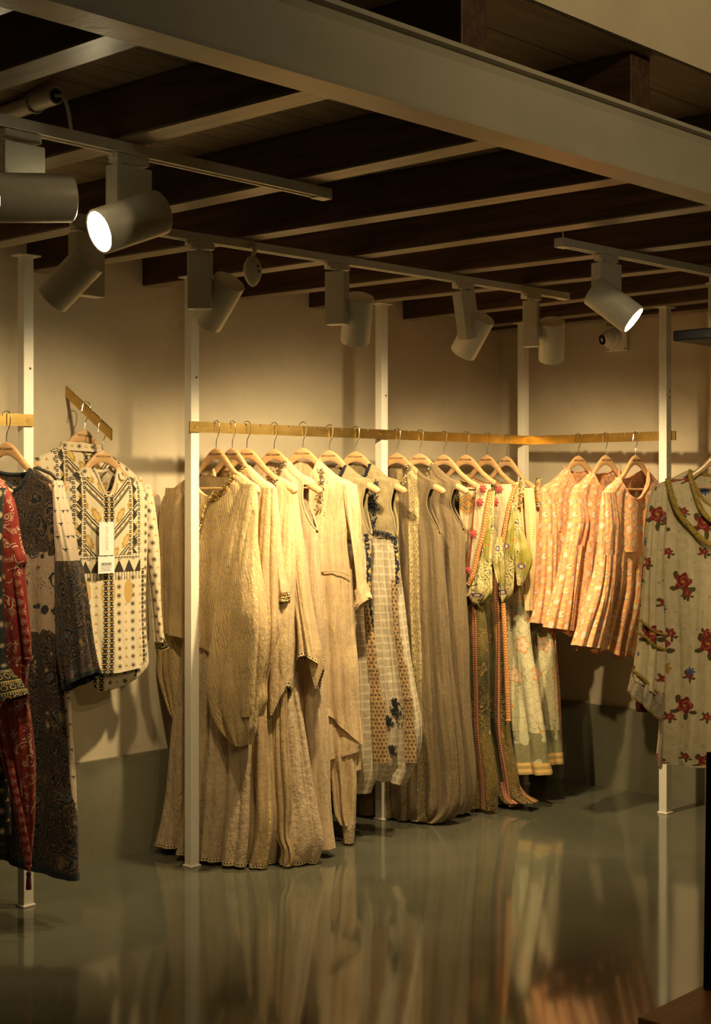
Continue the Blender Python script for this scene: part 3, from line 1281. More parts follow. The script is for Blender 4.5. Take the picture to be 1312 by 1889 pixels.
def f_cream(u, v, x, z):
    """the cream blouse with black and mustard panels, drawn on its front by x and z"""
    base = mixc(noise(vec(u * 40, v * 20), 1, 3), (.62, .53, .36), (.70, .60, .42))
    ink = (.035, .028, .018)
    mus = (.42, .26, .065)
    ax_ = ab(x)
    # star and tulip all-over
    a, b, i, j = cell(x, z, .034, .034, .0)
    odd = md(i, 2.0)
    star = petal(a, b, .0075, 8, .55)
    tul = sprig(a, -b, .011)
    c = mixc(star * odd, base, ink)
    c = mixc(tul * inv(odd), c, mus)
    # yoke
    yoke = (z < -.075) * (z > -.405) * (ax_ < .152)
    yc = base
    q = z - ax_ * .95                      # chevrons rise outwards
    p = fr(q / .125)
    k1, k2, kk = cell(x + z * .3, q, .036, .125, .5)[0], cell(x, q, .05, .125, .5)[1], 0
    bl = cell(ax_, q, .055, .125, .5)
    yc = mixc(petal(bl[0], bl[1] - .01, .021, 9, .12), yc, mus)
    yc = mixc(petal(bl[0], bl[1] - .01, .013, 9, .2), yc, (.60, .42, .15))
    for (s0, s1) in ((.02, .13), (.23, .29), (.34, .39)):
        yc = mixc(inr(p, s0, s1), yc, ink)
    fine = fr((x - z) / .006) < .4
    yc = mixc(inr(p, .05, .10) * fine, yc, (.45, .36, .22))
    dl = cell(ax_, q, .022, .125, 0.)
    yc = mixc(inr(p, .13, .23) * disc(dl[0], (p - .18) * .125, .005), yc, mus)
    c = mixc(yoke, c, yc)
    # side borders and lower border of the yoke: square chains
    sqx = cell(x, z, .014, .017, 0.)
    squares = (ab(sqx[0]) < .0052) * (ab(sqx[1]) < .006) * inv((ab(sqx[0]) < .002) * (ab(sqx[1]) < .002))
    side = inr(ax_, .100, .114) * (z < -.06) * (z > -.405)
    side = mx(side, inr(z, -.418, -.404) * (ax_ < .15))
    side = mx(side, inr(ax_, .140, .153) * (z < -.06) * (z > -.40))
    c = mixc(side, c, base)
    c = mixc(side * squares, c, ink)
    zig = inr(ax_, .118, .139) * (z < -.06) * (z > -.40)
    zz = ab(fr(z / .05) - .5) * 2.0
    zm = zig * ((ax_ - .118) / .021 < zz)
    c = mixc(zm, c, ink)
    c = mixc(zm * disc(cell(ax_ - .1285 + .01, z, .02, .05, 0.)[0], cell(x, z, .02, .05, 0.)[1], .009), c, mus)
    band = inr(z, -.470, -.422) * (ax_ < .155)
    bz = ab(fr(x / .05) - .5) * 2.0
    bm_ = band * ((z + .470) / .048 < bz)
    c = mixc(band, c, base)
    c = mixc(bm_, c, ink)
    gath = inr(z, -.50, -.470) * (ax_ < .155)
    c = mixc(gath * ((ab(sqx[0]) < .0016)), c, ink)
    # mustard paisleys under the band
    pa = cell(ax_ + .03, z, .085, .3, 0.)
    pz = z + .545
    drop = ((pa[0] * pa[0]) / .022 ** 2 + (pz * pz) / .048 ** 2) < 1.0
    c = mixc(drop * (ax_ < .13), c, mus)
    c = mixc(drop * (ax_ < .13) * (sn((pa[0] + pz) * 700) > .3), c, (.62, .47, .2))
    # placket
    pl_ = (ax_ < .026) * (z < -.10)
    pk = cell(x, z, .026, .020, 0.)
    pc = mixc(ab(ax_ - .013) < .0012, ink, (.02, .015, .01))
    dm = (ab(pk[0] * 1.0) + ab(pk[1])) < .0075
    pk2 = cell(x + .013, z, .026, .020, 0.)
    dm = (ab(pk2[0]) + ab(pk2[1])) < .0078
    pc = mixc(dm, ink, (.75, .68, .5))
    pc = mixc((ab(pk2[0]) + ab(pk2[1])) < .0035, pc, ink)
    pc = mixc(inr(ab(pk2[1]), .0085, .0102), pc, (.62, .40, .09))
    c = mixc(pl_, c, pc)
    # dark dotted side seam lower down
    sd = inr(ax_, .163, .178) * (z < -.46)
    c = mixc(sd, c, ink)
    c = mixc(sd * (ab(sqx[1]) < .002), c, (.5, .4, .2))
    return c
CREAM = cloth('cream_block_print', f_cream, bd=.008)


def f_creamsl(u, v, x, z):
    a, b, i, j = cell(u, v, .030, .032, .5)
    base = mixc(noise(vec(u * 40, v * 20), 1, 3), (.62, .53, .36), (.70, .60, .42))
    odd = md(i, 2.0)
    c = mixc(petal(a, b, .0075, 8, .55) * odd, base, (.06, .042, .02))
    return mixc(sprig(a, -b, .011) * inv(odd), c, (.46, .30, .09))
CREAMSL = cloth('cream_star_print', f_creamsl, bd=.008)


def f_red(u, v, x, z):
    d, L, r, g, t = paisley(u, v, 14., 1.)
    c = mixc(noise(vec(u * 9, v * 9), 1, 3), (.17, .014, .010), (.27, .026, .016))
    w_ = L * (d > .22) * (g > .35) * (noise(vec(u * 30, v * 30, 3), 1, 1) > .5)
    c = mixc(w_, c, (.55, .40, .27))
    return mixc((d < .14) * (r > .5), c, (.62, .25, .05))
RED = cloth('red_printed_silk', f_red, rough=.6)


def f_redbord(u, v, x, z):
    zig = ab(fr(v / .032) - .5) * 2.0
    c = mixc(ab(fr(u / .05) - .5) * 2.0 < zig, (.30, .030, .022), (.20, .014, .012))
    a, b, i, j = cell(u, v, .03, .032, .5)
    c = mixc(inr(ab(a) * .9 + ab(b), .0095, .0118), c, (.56, .40, .26))
    return mixc(disc(a, b, .004), c, (.5, .33, .2))
REDB = cloth('red_border_print', f_redbord, rough=.6)


def f_navykurta(u, v, x, z):
    a, b, i, j = cell(u, v, .04, .036, .5)
    odd = md(j, 2.0)
    c = mixc(petal(a, b, .008, 8, .5) * odd, (.016, .018, .016), (.42, .33, .2))
    return mixc(sprig(a, -b, .011) * inv(odd), c, (.45, .33, .10))
NAVYK = cloth('black_gold_sprig_print', f_navykurta)


def f_navycuff(u, v, x, z):
    t = fr(v / .05)
    a, b, i, j = cell(u, v, .03, .05, .0)
    c = mixc(inr(sq(a * a + b * b), .009, .0115), (.018, .02, .017), (.5, .36, .09))
    c = mixc(inr(t, .02, .1), c, (.45, .32, .08))
    return mixc((t > .78) * (fr(u / .008) < .4), c, (.42, .33, .13))
NAVYCF = cloth('black_gold_cuff_print', f_navycuff)


def f_green(u, v, x, z):
    d, L, r, g, t = paisley(u, v, 15., 3.)
    gr = noise(vec(u * 4.5, v * 3.2, 2.), 1, 2, .5)
    c = mixc(sst(gr, .46, .54), (.235, .215, .035), (.60, .50, .235))
    c = mixc(L * (r > .4) * sst(gr, .44, .5), c, (.09, .085, .02))
    c = mixc(t * (g > .55), c, (.52, .31, .03))
    a, b, i, j = cell(u, v, .09, .11, .5)
    rr = sq(a * a + b * b)
    c = mixc((rr < .013), c, (.07, .05, .17))
    c = mixc((rr < .0075), c, (.66, .56, .36))
    c = mixc((rr < .003), c, (.40, .12, .03))
    return mixc((noise(vec(u * 55, v * 55, 1), 1, 1) > .70), c, (.46, .10, .03))
GREEN = cloth('olive_paisley_silk', f_green, rough=.55)


def f_greend(u, v, x, z):
    d, L, r, g, t = paisley(u, v, 13., 6.)
    gr = noise(vec(u * 5, v * 3, 4.), 1, 2, .5)
    c = mixc(sst(gr, .4, .6), (.032, .031, .008), (.095, .08, .018))
    c = mixc(L * (r > .3), c, (.21, .13, .04))
    c = mixc(t * (g > .35), c, (.20, .05, .02))
    c = mixc((d < .13), c, (.34, .25, .1))
    st = inr(fr(u / .17), .05, .23)
    w1 = ab(fr(v / .0105) - .5) * 2.0
    a = fr(fr(u / .17) * 11.)
    sc_ = mixc(ab(a - .5) * 2.0 < w1, (.42, .20, .09), (.12, .028, .012))
    return mixc(st * (noise(vec(u * 3, v * 1.1, 1), 1, 1) > .45), c, sc_)
GREEND = cloth('dark_olive_print', f_greend, rough=.6)


def f_scale(u, v, x, z):
    row = v / .0125
    a = fr(u / .012 + md(fl(row), 2.0) * .5) - .5
    b = fr(row)
    m = (a * a * 2.2 + (b - .15) * (b - .15)) < .36
    return mixc(m, (.40, .10, .02), (.66, .36, .13))
SCALE = cloth('orange_scale_braid', f_scale)


def f_patch(u, v, x, z):
    base = mixc(noise(vec(u * 30, v * 20), 1, 3), (.52, .39, .21), (.60, .46, .26))
    # diamonds of mirror work, burgundy braid and eight-point stars
    a, b, i, j = cell(u, v, .10, .13, .5)
    dm = ab(a) + ab(b)
    tile = fr((u + v) / .012)
    tl2 = fr((u - v) / .012)
    e = mixc(mn(tile, tl2) > .35, (.30, .085, .018), (.60, .38, .08))
    c = mixc(dm < .05, base, e)
    c = mixc(inr(dm, .046, .056), c, (.36, .27, .13))
    c = mixc(inr(dm, .022, .027), c, (.10, .19, .16))
    return c
PATCH = cloth('embroidered_yoke', f_patch)


def f_star(u, v, x, z):
    n = noise(vec(u * 200, v * 200), 1, 2)
    return mixc(n, (.36, .04, .045), (.50, .08, .075))
STARM = cloth('pink_star_embroidery', f_star)


def f_cord(u, v, x, z):
    return mixc(noise(vec(u * 200, v * 200), 1, 2), (.12, .015, .008), (.2, .04, .012))
CORD = cloth('burgundy_braid', f_cord)


def f_ivory(u, v, x, z):
    return mixc(noise(vec(u * 30, v * 20), 1, 3), (.54, .42, .24), (.62, .49, .29))
IVORY = cloth('pale_gold_silk', f_ivory, rough=.55)


def f_gingham(u, v, x, z):
    w1 = noise(vec(u * 7, v * 7), 1, 1) * .01
    A = fr((u + w1) / .0105) < .5
    B = fr((v + w1) / .0105) < .5
    c = mixc((A + B) * .5, (.74, .60, .37), (.72, .40, .115))
    return c
GING = cloth('yellow_gingham', f_gingham)


def f_bloomskirt(u, v, x, z):
    n = noise(vec(u * 5, v * 4, 1), 1, 4, .6)
    c = mixc(sst(n, .35, .65), (.62, .53, .34), (.50, .47, .28))
    c = mixc(sst(noise(vec(u * 3, v * 3, 6), 1, 2), .56, .66) * .6, c, (.33, .40, .27))
    ln = voro(vec(u + n * .03, v + n * .03), 26., 'DISTANCE_TO_EDGE')
    c = mixc((ln < .018) * .6, c, (.14, .11, .05))
    a, b, i, j = cell(u, v, .13, .15, .5)
    hv = (noise(vec(i * 3.7, j * 5.1), 3.3, 0) > .42)
    m = petal(a, b, .037, 5, .18)
    edge = m * inv(petal(a, b, .032, 5, .18))
    ang = cs(at2(b, a) * 10.0)
    c = mixc(m * hv, c, (.68, .52, .40))
    c = mixc(m * hv * inv(petal(a, b, .020, 5, .25)) * (ang > .55), c, (.70, .36, .10))
    c = mixc(edge * hv, c, (.55, .22, .03))
    c = mixc(disc(a, b, .008) * hv, c, (.70, .36, .05))
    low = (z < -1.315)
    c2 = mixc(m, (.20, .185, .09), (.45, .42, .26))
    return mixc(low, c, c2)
BLOOM = cloth('cream_blossom_print', f_bloomskirt, rough=.6)


def f_hemb(u, v, x, z):
    return mixc(fr(v / .03 + .5) < .5, (.56, .35, .12), (.32, .235, .085))
HEMB = cloth('ochre_hem_band', f_hemb)


def f_obead():
    cc = voro(tc('Object'), 120., 'F1', 1.0, 'Color')
    d = voro(tc('Object'), 120., 'F1', 1.0)
    r, g, b = split(cc)
    c = mixc(r > .5, (.66, .22, .05), (.60, .46, .22))
    c = mixc(g > .7, c, (.16, .17, .09))
    return dict(color=c, rough=.4, bump=inv(d), bump_s=1.0, bump_d=.006)
OBEAD = material('orange_beadwork', f_obead)


def f_rosek(u, v, x, z):
    n = noise(vec(u * 50, v * 30), 1, 3)
    c = mixc(sst(n, .3, .7), (.60, .50, .31), (.69, .59, .39))

    def rose(c, su, sv, r, ox, oy, thr):
        a, b, i, j = cell(u + ox, v + oy, su, sv, .5)
        hv = noise(vec(i * 3.3 + ox * 50, j * 5.7), 3.7, 0) > thr
        wob = noise(vec(u * 60, v * 60, 3), 1, 2) * .010 - .005
        a, b = a + wob, b + wob
        # leaves
        for (lx, ly, sx, sy) in ((-1.15, -.75, .55, .28), (1.1, -.85, .5, .3), (.2, -1.45, .3, .6), (-.9, .8, .35, .5)):
            aa, bb = a - lx * r, b - ly * r
            lf = ((aa * aa) / (sx * r) ** 2 + (bb * bb) / (sy * r) ** 2) < 1.0
            c = mixc(lf * hv, c, (.085, .075, .025))
        rr = sq(a * a + b * b)
        m = petal(a, b, r, 5, .17)
        c = mixc(m * hv, c, (.215, .022, .018))
        swirl = sn(at2(b, a) * 2.0 + rr * (9.0 / r)) > .45
        c = mixc(m * swirl * hv * (rr < r * .95), c, (.40, .085, .06))
        c = mixc((rr < r * .2) * hv, c, (.50, .27, .05))
        return c
    c = rose(c, .17, .22, .029, 0.0, 0.0, .18)
    c = rose(c, .13, .15, .015, .09, .06, .28)
    # blue and yellow blossoms
    a, b, i, j = cell(u + .05, v + .1, .20, .22, .5)
    hv = noise(vec(i * 1.9, j * 4.3, 8), 3.7, 0) > .48
    c = mixc(petal(a, b, .015, 7, .3) * hv, c, (.085, .13, .30))
    a, b, i, j = cell(u + .13, v + .02, .22, .24, .5)
    hv = noise(vec(i * 2.9, j * 3.3, 3), 3.7, 0) > .5
    c = mixc(petal(a, b, .019, 6, .22) * hv, c, (.46, .27, .035))
    a, b, i, j = cell(u, v + .03, .05, .06, .5)
    return mixc(sprig(a, b, .006) * (noise(vec(i, j), 3.3, 0) > .55), c, (.27, .29, .30))
ROSEK = cloth('cream_rose_print', f_rosek, rough=.65)


def f_roseborder(u, v, x, z):
    sc_ = voro(vec(u, v), 120., 'F1', 1.)
    return mixc(sst(sc_, .2, .5), (.16, .12, .025), (.38, .26, .05))
ROSEB = cloth('olive_gold_border', f_roseborder)


def f_greyspeck(u, v, x, z):
    n = noise(vec(u * 220, v * 160), 1, 2)
    return mixc(n > .55, (.44, .37, .27), (.30, .25, .19))
SPECK = cloth('grey_speckled_hem', f_greyspeck)
LINING = cloth('dark_lining', lambda u, v, x, z: mixc(noise(vec(u * 30, v * 30), 1, 2), (.03, .025, .02), (.05, .04, .03)))
NAVYPL = cloth('plain_dark_teal', lambda u, v, x, z: mixc(noise(vec(u * 30, v * 30), 1, 2), (.012, .022, .026), (.02, .032, .036)))
MAROON = cloth('plain_maroon', lambda u, v, x, z: mixc(noise(vec(u * 30, v * 30), 1, 2), (.075, .006, .008), (.10, .010, .012)), rough=.6)
# ================================================================== hangers and garments
HL = .245
HTOP = [(0, 0), (.06, -.004), (.15, -.017), (.25, -.041), (.4, -.081), (.6, -.117), (.8, -.141), (.94, -.158), (1, -.168)]
HBOT = [(0, -.048), (.06, -.050), (.15, -.059), (.25, -.078), (.4, -.110), (.6, -.146), (.8, -.174), (.94, -.190), (1, -.184)]


def htop(f):
    f = abs(f)
    return float(np.interp(f, [p[0] for p in HTOP], [p[1] for p in HTOP]))


def bead_path(F, path, parent, mat, width, n, name, seed=1, r=(.002, .004)):
    """beads scattered along image points (u, v, distance in front of the hanger plane)"""
    K = []
    for u, v, rr in path:
        h, z = F.P(u, v, rr)
        K.append((h, -rr, z))
    pts = [Vector(q) for q in crv(K, 40)]
    rg = random.Random(seed)
    bm = bmesh.new()
    for _ in range(n):
        q = rg.random() * 38.99
        p = pts[int(q)].lerp(pts[int(q) + 1], q % 1)
        a = rg.gauss(0, .33) * width
        p = p + Vector((a, rg.uniform(-.003, .004) + abs(a) * .2, rg.uniform(-.4, .4) * width))
        bmesh.ops.create_icosphere(bm, subdivisions=1, radius=rg.uniform(*r), matrix=Matrix.Translation(p))
    return bm_obj(name, bm, mat, parent)


class Frame:
    """vertical plane of one hanger: A on the rail, x along the hanger (screen right), -y towards the visible side"""

    def __init__(s, P, d, nu, nv, tip=None, near='R', ex=None, hl=HL):
        s.A = on_line(nu, P, d)
        s.zn = CAMH - (nv - HV) / FPX * s.A.y
        s.hl = hl
        if ex is None:
            best = None
            for a in np.linspace(math.radians(12), math.radians(89), 160):
                e = Vector((math.sin(a), -math.cos(a), 0)) if near == 'R' else Vector((math.sin(a), math.cos(a), 0))
                q = s.A + e * (hl if near == 'R' else -hl)
                du = abs(CU + FPX * q.x / q.y - tip)
                if best is None or du < best[0]:
                    best = (du, e)
            ex = best[1]
        s.ex = ex
        s.vis = Vector((ex.y, -ex.x, 0))
        s.rz = math.atan2(ex.y, ex.x)
        s.loc = Vector((s.A.x, s.A.y, s.zn))

    def P(s, u, v, r0=0.0):
        k = (u - CU) / FPX
        B = s.A + s.vis * r0
        h = (k * B.y - B.x) / (s.ex.x - k * s.ex.y)
        Y = B.y + h * s.ex.y
        return h, CAMH - (v - HV) / FPX * Y - s.zn

    def row(s, r, r0):
        if r[0] == 's':
            return (-r[1] * s.hl, htop(r[1]) + .007, r[2] * s.hl, htop(r[2]) + .007)
        if r[0] == 'l':
            return r[1:]
        if len(r) == 3:
            v, a, b = r
            r = (v, a, v, b)
        hl, zl = s.P(r[1], r[0], r0)
        hr, zr = s.P(r[3], r[2], r0)
        return (hl, zl, hr, zr)


GRID = {}


def drape(F, name, mat, parent, rows, t=(.02, .04), folds=7, amp=(.002, .012), seed=1, r0=0.0, nr=56, nc=96, p=.85,
          neck=None, arm=(), hem=None, comp=True, low=.006, gather=0.0, open_arc=None, sharp=.8, zmin=.006, twist=0.0, yoff=None):
    K = np.array([F.row(r, r0) for r in rows], float)
    mid = (K[:, :2] + K[:, 2:]) / 2
    seg = np.maximum(np.maximum(np.hypot(*(np.diff(K[:, :2], axis=0)).T), np.hypot(*(np.diff(K[:, 2:], axis=0)).T)), .006)
    cum = np.concatenate([[0], np.cumsum(seg)])
    # Catmull-Rom samples, spaced by length
    dense = np.array(crv(K, 20 * (len(K) - 1) + 1))
    sd = np.interp(np.linspace(0, len(K) - 1, len(dense)), np.arange(len(K)), cum)
    q = np.linspace(0, cum[-1], nr)
    R = np.stack([np.interp(q, sd, dense[:, c]) for c in range(4)], 1)
    f = np.linspace(0, 1, nr)[:, None]
    tv = np.asarray(t, float)
    T = np.interp(f[:, 0], np.linspace(0, 1, len(tv)), tv)[:, None]
    av = np.asarray(amp, float)
    Aam = np.interp(f[:, 0], np.linspace(0, 1, len(av)), av)[:, None]
    ph = np.linspace(0, 2 * PI, nc, endpoint=False)[None, :]
    C, Sn = np.cos(ph), np.sin(ph)
    C1 = np.sign(C) * np.abs(C) ** p
    S1 = np.sign(Sn) * np.abs(Sn) ** p
    half = (R[:, 2:3] - R[:, 0:1]) / 2
    ctr = (R[:, 2:3] + R[:, 0:1]) / 2
    if comp:
        hs = np.sqrt(np.maximum(half ** 2 - (T * .8) ** 2, (half * .45) ** 2))
    else:
        hs = half
    h = ctr + hs * C1
    frac = np.clip((h - R[:, 0:1]) / np.maximum(R[:, 2:3] - R[:, 0:1], 1e-4), 0, 1)
    z = R[:, 1:2] + (R[:, 3:4] - R[:, 1:2]) * frac
    y = T * S1 + 0 * h
    # arc fraction of a typical row
    a0, t0 = float(np.median(hs)), float(np.median(T))
    px_, py_ = a0 * C1[0], t0 * S1[0]
    dl = np.hypot(np.roll(px_, -1) - px_, np.roll(py_, -1) - py_)
    arc = np.concatenate([[0], np.cumsum(dl)])
    s_ = (arc[:-1] / arc[-1])[None, :]
    rg = np.random.RandomState(seed * 7 + 3)
    c1 = rg.rand(8)
    jit = sum((.22 / k) * np.sin(2 * PI * (k * s_ + c1[k])) for k in (1, 2, 3))
    drift = .10 * np.sin(3.0 * f + 6 * c1[4]) + twist * f
    psi = folds * (s_ + .35 * jit / max(folds, 1) * 2) + drift
    prof = np.abs(np.sin(PI * psi)) ** sharp - .58
    M = .75 + .35 * np.sin(2 * PI * (2 * s_ + c1[5]) + 2 * f) + .25 * np.sin(2 * PI * (5 * s_ + c1[6]) - 1.5 * f)
    Aam = Aam * 2.3
    D = Aam * M * prof
    psi2 = (folds * 2 + 1) * (s_ + .1 * jit) - drift * 1.7 + c1[7]
    D += Aam * .28 * (np.abs(np.sin(PI * psi2)) - .6)
    if gather:
        g = np.exp(-f * 5.0)
        D += gather * g * (np.abs(np.sin(PI * folds * 3 * s_)) - .6)
    # broad uneven sway
    D += low * np.sin(9 * h + 5 * z + 6 * c1[0]) * np.cos(7 * z + 4 * c1[1] + 3 * h) * np.clip(f * 2, 0, 1)
    nx_, ny_ = C / np.maximum(hs, .02), Sn / np.maximum(T, .006)
    nl = np.hypot(nx_, ny_)
    h = h + D * nx_ / nl
    y = y + D * ny_ / nl
    if yoff is not None:
        y = y - np.interp(f, np.linspace(0, 1, len(yoff)), np.asarray(yoff, float))
    if hem is not None:
        z = z + hem(C1, Sn, s_) * f ** 4
    if neck:
        nL, nR, df, dbk = neck[:4]
        hl_, hr_ = -nL * F.hl, nR * F.hl
        zl_, zr_ = neck[4:6] if len(neck) > 4 else (htop(nL) + .004, htop(nR) + .004)
        ex_ = .75 if len(neck) < 5 else 1.6
        qq = np.clip((h - hl_) / (hr_ - hl_), 0, 1)
        inside = (h > hl_) & (h < hr_)
        scoop = 4 * qq * (1 - qq)
        for front, dep in ((y < 0, df), (y >= 0, dbk)):
            lim = zl_ + (zr_ - zl_) * qq - dep * scoop ** ex_
            z = np.where(inside & front & (z > lim), lim, z)
    zf = zmin - F.zn
    z = np.maximum(z, zf + .004 * np.abs(np.sin(31 * s_)))
    G = np.stack([h, y - r0, z], -1)
    V = G.reshape(-1, 3)
    us = (s_ - .75) * arc[-1] + 0 * f
    vs = -q[:, None] + 0 * s_
    UV = np.stack([us, vs], -1).reshape(-1, 2)
    ii, jj = np.meshgrid(np.arange(nr - 1), np.arange(nc), indexing='ij')
    j2 = (jj + 1) % nc
    keep = np.ones(ii.shape, bool)
    for side, z0, z1, wd in arm:
        a = ((ph[0] + PI) % (2 * PI)) - PI if side == 'R' else (ph[0] - PI)
        zm = z[:-1]
        tt = (zm - z1) / (z0 - z1)
        ww = wd * np.sqrt(np.clip(1 - (1 - np.clip(tt, 0, 1)) ** 2.4, 0, 1))
        cut = (np.abs(a[None, :]) < ww) & (zm < z0) & (zm > z1)
        keep &= ~cut
    if open_arc:
        keep &= ~((ph[0][None, :] > open_arc[0]) & (ph[0][None, :] < open_arc[1]) & (ii >= 0))
    Fa = np.stack([ii * nc + jj, ii * nc + j2, (ii + 1) * nc + j2, (ii + 1) * nc + jj], -1)[keep]
    # seam needs its own column for the UVs
    seam = nc - 1
    V2 = np.concatenate([V, G[:, 0, :]])
    UV2 = np.concatenate([UV, np.stack([us[:, 0] + arc[-1], vs[:, 0]], -1)])
    Fa = Fa.copy()
    m_ = (Fa[:, 0] % nc) == seam
    Fa[m_, 1] = nr * nc + Fa[m_, 0] // nc
    Fa[m_, 2] = nr * nc + Fa[m_, 3] // nc
    o = mesh_obj(name, V2, Fa, mat, parent, UV2)
    GRID[o.name] = G
    return o


def gpt(G, i, ph):
    """surface point at fractional row i, angle ph"""
    nr, nc = G.shape[:2]
    j = (ph % (2 * PI)) / (2 * PI) * nc
    j0 = int(j) % nc
    fj = j - int(j)
    i = min(max(i, 0), nr - 1.001)
    i0 = int(i)
    fi = i - i0
    a = G[i0, j0] * (1 - fj) + G[i0, (j0 + 1) % nc] * fj
    b = G[i0 + 1, j0] * (1 - fj) + G[i0 + 1, (j0 + 1) % nc] * fj
    return a * (1 - fi) + b * fi


def arm_band(o, parent, mat, side, z0, z1, wd, rad=.0035):
    G = GRID[o.name]
    c0 = 0 if side == 'R' else PI
    zs = G[:, 0 if side == 'R' else G.shape[1] // 2, 2]
    pts = []
    for q in np.linspace(-1, 1, 41):
        tt = q * q
        zz = z1 + (z0 - z1) * (abs(q) ** 1.3)
        w_ = wd * math.sqrt(max(0, 1 - (1 - abs(q) ** 1.3) ** 2.4)) * (1 if q > 0 else -1)
        i = np.interp(-zz, -zs, np.arange(len(zs)))
        pts.append(gpt(G, i, c0 + w_))
    bm = bmesh.new()
    tube(bm, pts, rad, 8)
    return bm_obj('armhole_band', bm, mat, parent, True)


def hem_trim(o, parent, mat, wid=.014, drop=.006, name='hem_trim', off=.0025, wave=0.0):
    G = GRID[o.name]
    nr, nc = G.shape[:2]
    last = G[-1]
    prev = G[-3]
    dirn = last - prev
    dirn /= np.maximum(np.linalg.norm(dirn, axis=1, keepdims=True), 1e-6)
    c = last.mean(0)
    out = last - c
    out[:, 2] = 0
    out[:, 1] *= 3
    out /= np.maximum(np.linalg.norm(out, axis=1, keepdims=True), 1e-6)
    rows = []
    for k, q in enumerate((-wid, -wid * .4, 0, drop)):
        rows.append(last + dirn * q + out * off)
    rows.append(last + dirn * drop - out * off)
    rows.append(last + dirn * (-wid * .3) - out * off)
    V = np.concatenate(rows)
    L = np.concatenate([[0], np.cumsum(np.linalg.norm(np.diff(last, axis=0), axis=1))])
    UV = np.concatenate([np.stack([L, np.full(nc, q)], -1) for q in (0, wid * .6, wid, wid + drop, wid + drop, wid)])
    fs = []
    for k in range(len(rows) - 1):
        for j in range(nc - 1):
            fs.append((k * nc + j, k * nc + j + 1, (k + 1) * nc + j + 1, (k + 1) * nc + j))
        fs.append((k * nc + nc - 1, k * nc, (k + 1) * nc, (k + 1) * nc + nc - 1))
    return mesh_obj(name, V, fs, mat, parent, UV)


def neck_pts(o, F, neck, side=-1, n=40, off=.003):
    """points along the neckline on the front (side -1) or back"""
    G = GRID[o.name]
    nL, nR, df, dbk = neck[:4]
    dep = df if side < 0 else dbk
    hl_, hr_ = -nL * F.hl, nR * F.hl
    zl_, zr_ = neck[4:6] if len(neck) > 4 else (htop(nL) + .004, htop(nR) + .004)
    ex_ = .75 if len(neck) < 5 else 1.6
    flat = G[:24].reshape(-1, 3)
    flat = flat[(flat[:, 1] < 0) if side < 0 else (flat[:, 1] >= 0)]
    pts = []
    for q in np.linspace(0.0, 1.0, n):
        hh = hl_ + (hr_ - hl_) * q
        zz = zl_ + (zr_ - zl_) * q - dep * (4 * q * (1 - q)) ** ex_
        d = (flat[:, 0] - hh) ** 2 + (flat[:, 2] - zz) ** 2
        near = flat[np.argsort(d)[:4]]
        yy = near[:, 1].min() if side < 0 else near[:, 1].max()
        pts.append((hh, yy + side * off, zz))
    # soften
    P = np.array(pts)
    for _ in range(3):
        P[1:-1, 1] = (P[:-2, 1] + P[1:-1, 1] * 2 + P[2:, 1]) / 4
    return [Vector(p) for p in P]


def neck_band(o, F, neck, parent, mat, rad=.004, name='neckline_trim'):
    a = neck_pts(o, F, neck, -1)
    b = neck_pts(o, F, neck, 1)
    bm = bmesh.new()
    tube(bm, a + b[::-1][1:] if False else a, rad, 8)
    tube(bm, b, rad, 8)
    return bm_obj(name, bm, mat, parent, True)


def bead_line(pts, width, n, parent, mat, r=(.002, .0045), name='beaded_collar', seed=1, down=1.0):
    rg = random.Random(seed)
    bm = bmesh.new()
    tube(bm, [p + Vector((0, .002, -width * .5 * down)) for p in pts], width * .42, 8)
    for _ in range(n):
        q = rg.random() * (len(pts) - 1.001)
        i = int(q)
        p = pts[i].lerp(pts[i + 1], q - i)
        rr = rg.uniform(*r)
        p = p + Vector((rg.uniform(-.3, .3) * width, rg.uniform(-.006, .001) - width * .35, -rg.uniform(-.1, 1.1) * width * down))
        bmesh.ops.create_icosphere(bm, subdivisions=1, radius=rr, matrix=Matrix.Translation(p))
    return bm_obj(name, bm, mat, parent, False)


def strip(F, path, parent, mat, width, r0, name, th=.003, jag=0.0, n=60):
    """ribbon lying r0 in front of the hanger plane along image points [(u, v) or (u, v, width px factor)]"""
    K = []
    for p in path:
        rr = p[2] if len(p) > 2 else r0
        h, z = F.P(p[0], p[1], rr)
        K.append((h, -rr, z))
    pts = [np.array(q) for q in crv(K, n)]
    V, UV, fs = [], [], []
    L = 0
    for i, p in enumerate(pts):
        d = pts[min(i + 1, n - 1)] - pts[max(i - 1, 0)]
        if i:
            L += np.linalg.norm(pts[i] - pts[i - 1])
        s = np.array((-d[2], 0, d[0]))
        s /= max(np.linalg.norm(s), 1e-6)
        w_ = width * (1 + jag * math.sin(i * 2.1))
        for k, (a, b) in enumerate(((-.5, 0), (-.25, -th), (0, -th * 1.3), (.25, -th), (.5, 0), (.5, th), (-.5, th))):
            V.append(p + s * w_ * a + np.array((0, b, 0)))
            UV.append((a * width, L))
    for i in range(n - 1):
        for k in range(7):
            k2 = (k + 1) % 7
            fs.append((i * 7 + k, i * 7 + k2, i * 7 + 7 + k2, i * 7 + 7 + k))
    fs.append(tuple(range(7)))
    fs.append(tuple((n - 1) * 7 + k for k in range(7))[::-1])
    return mesh_obj(name, V, fs, mat, parent, UV)


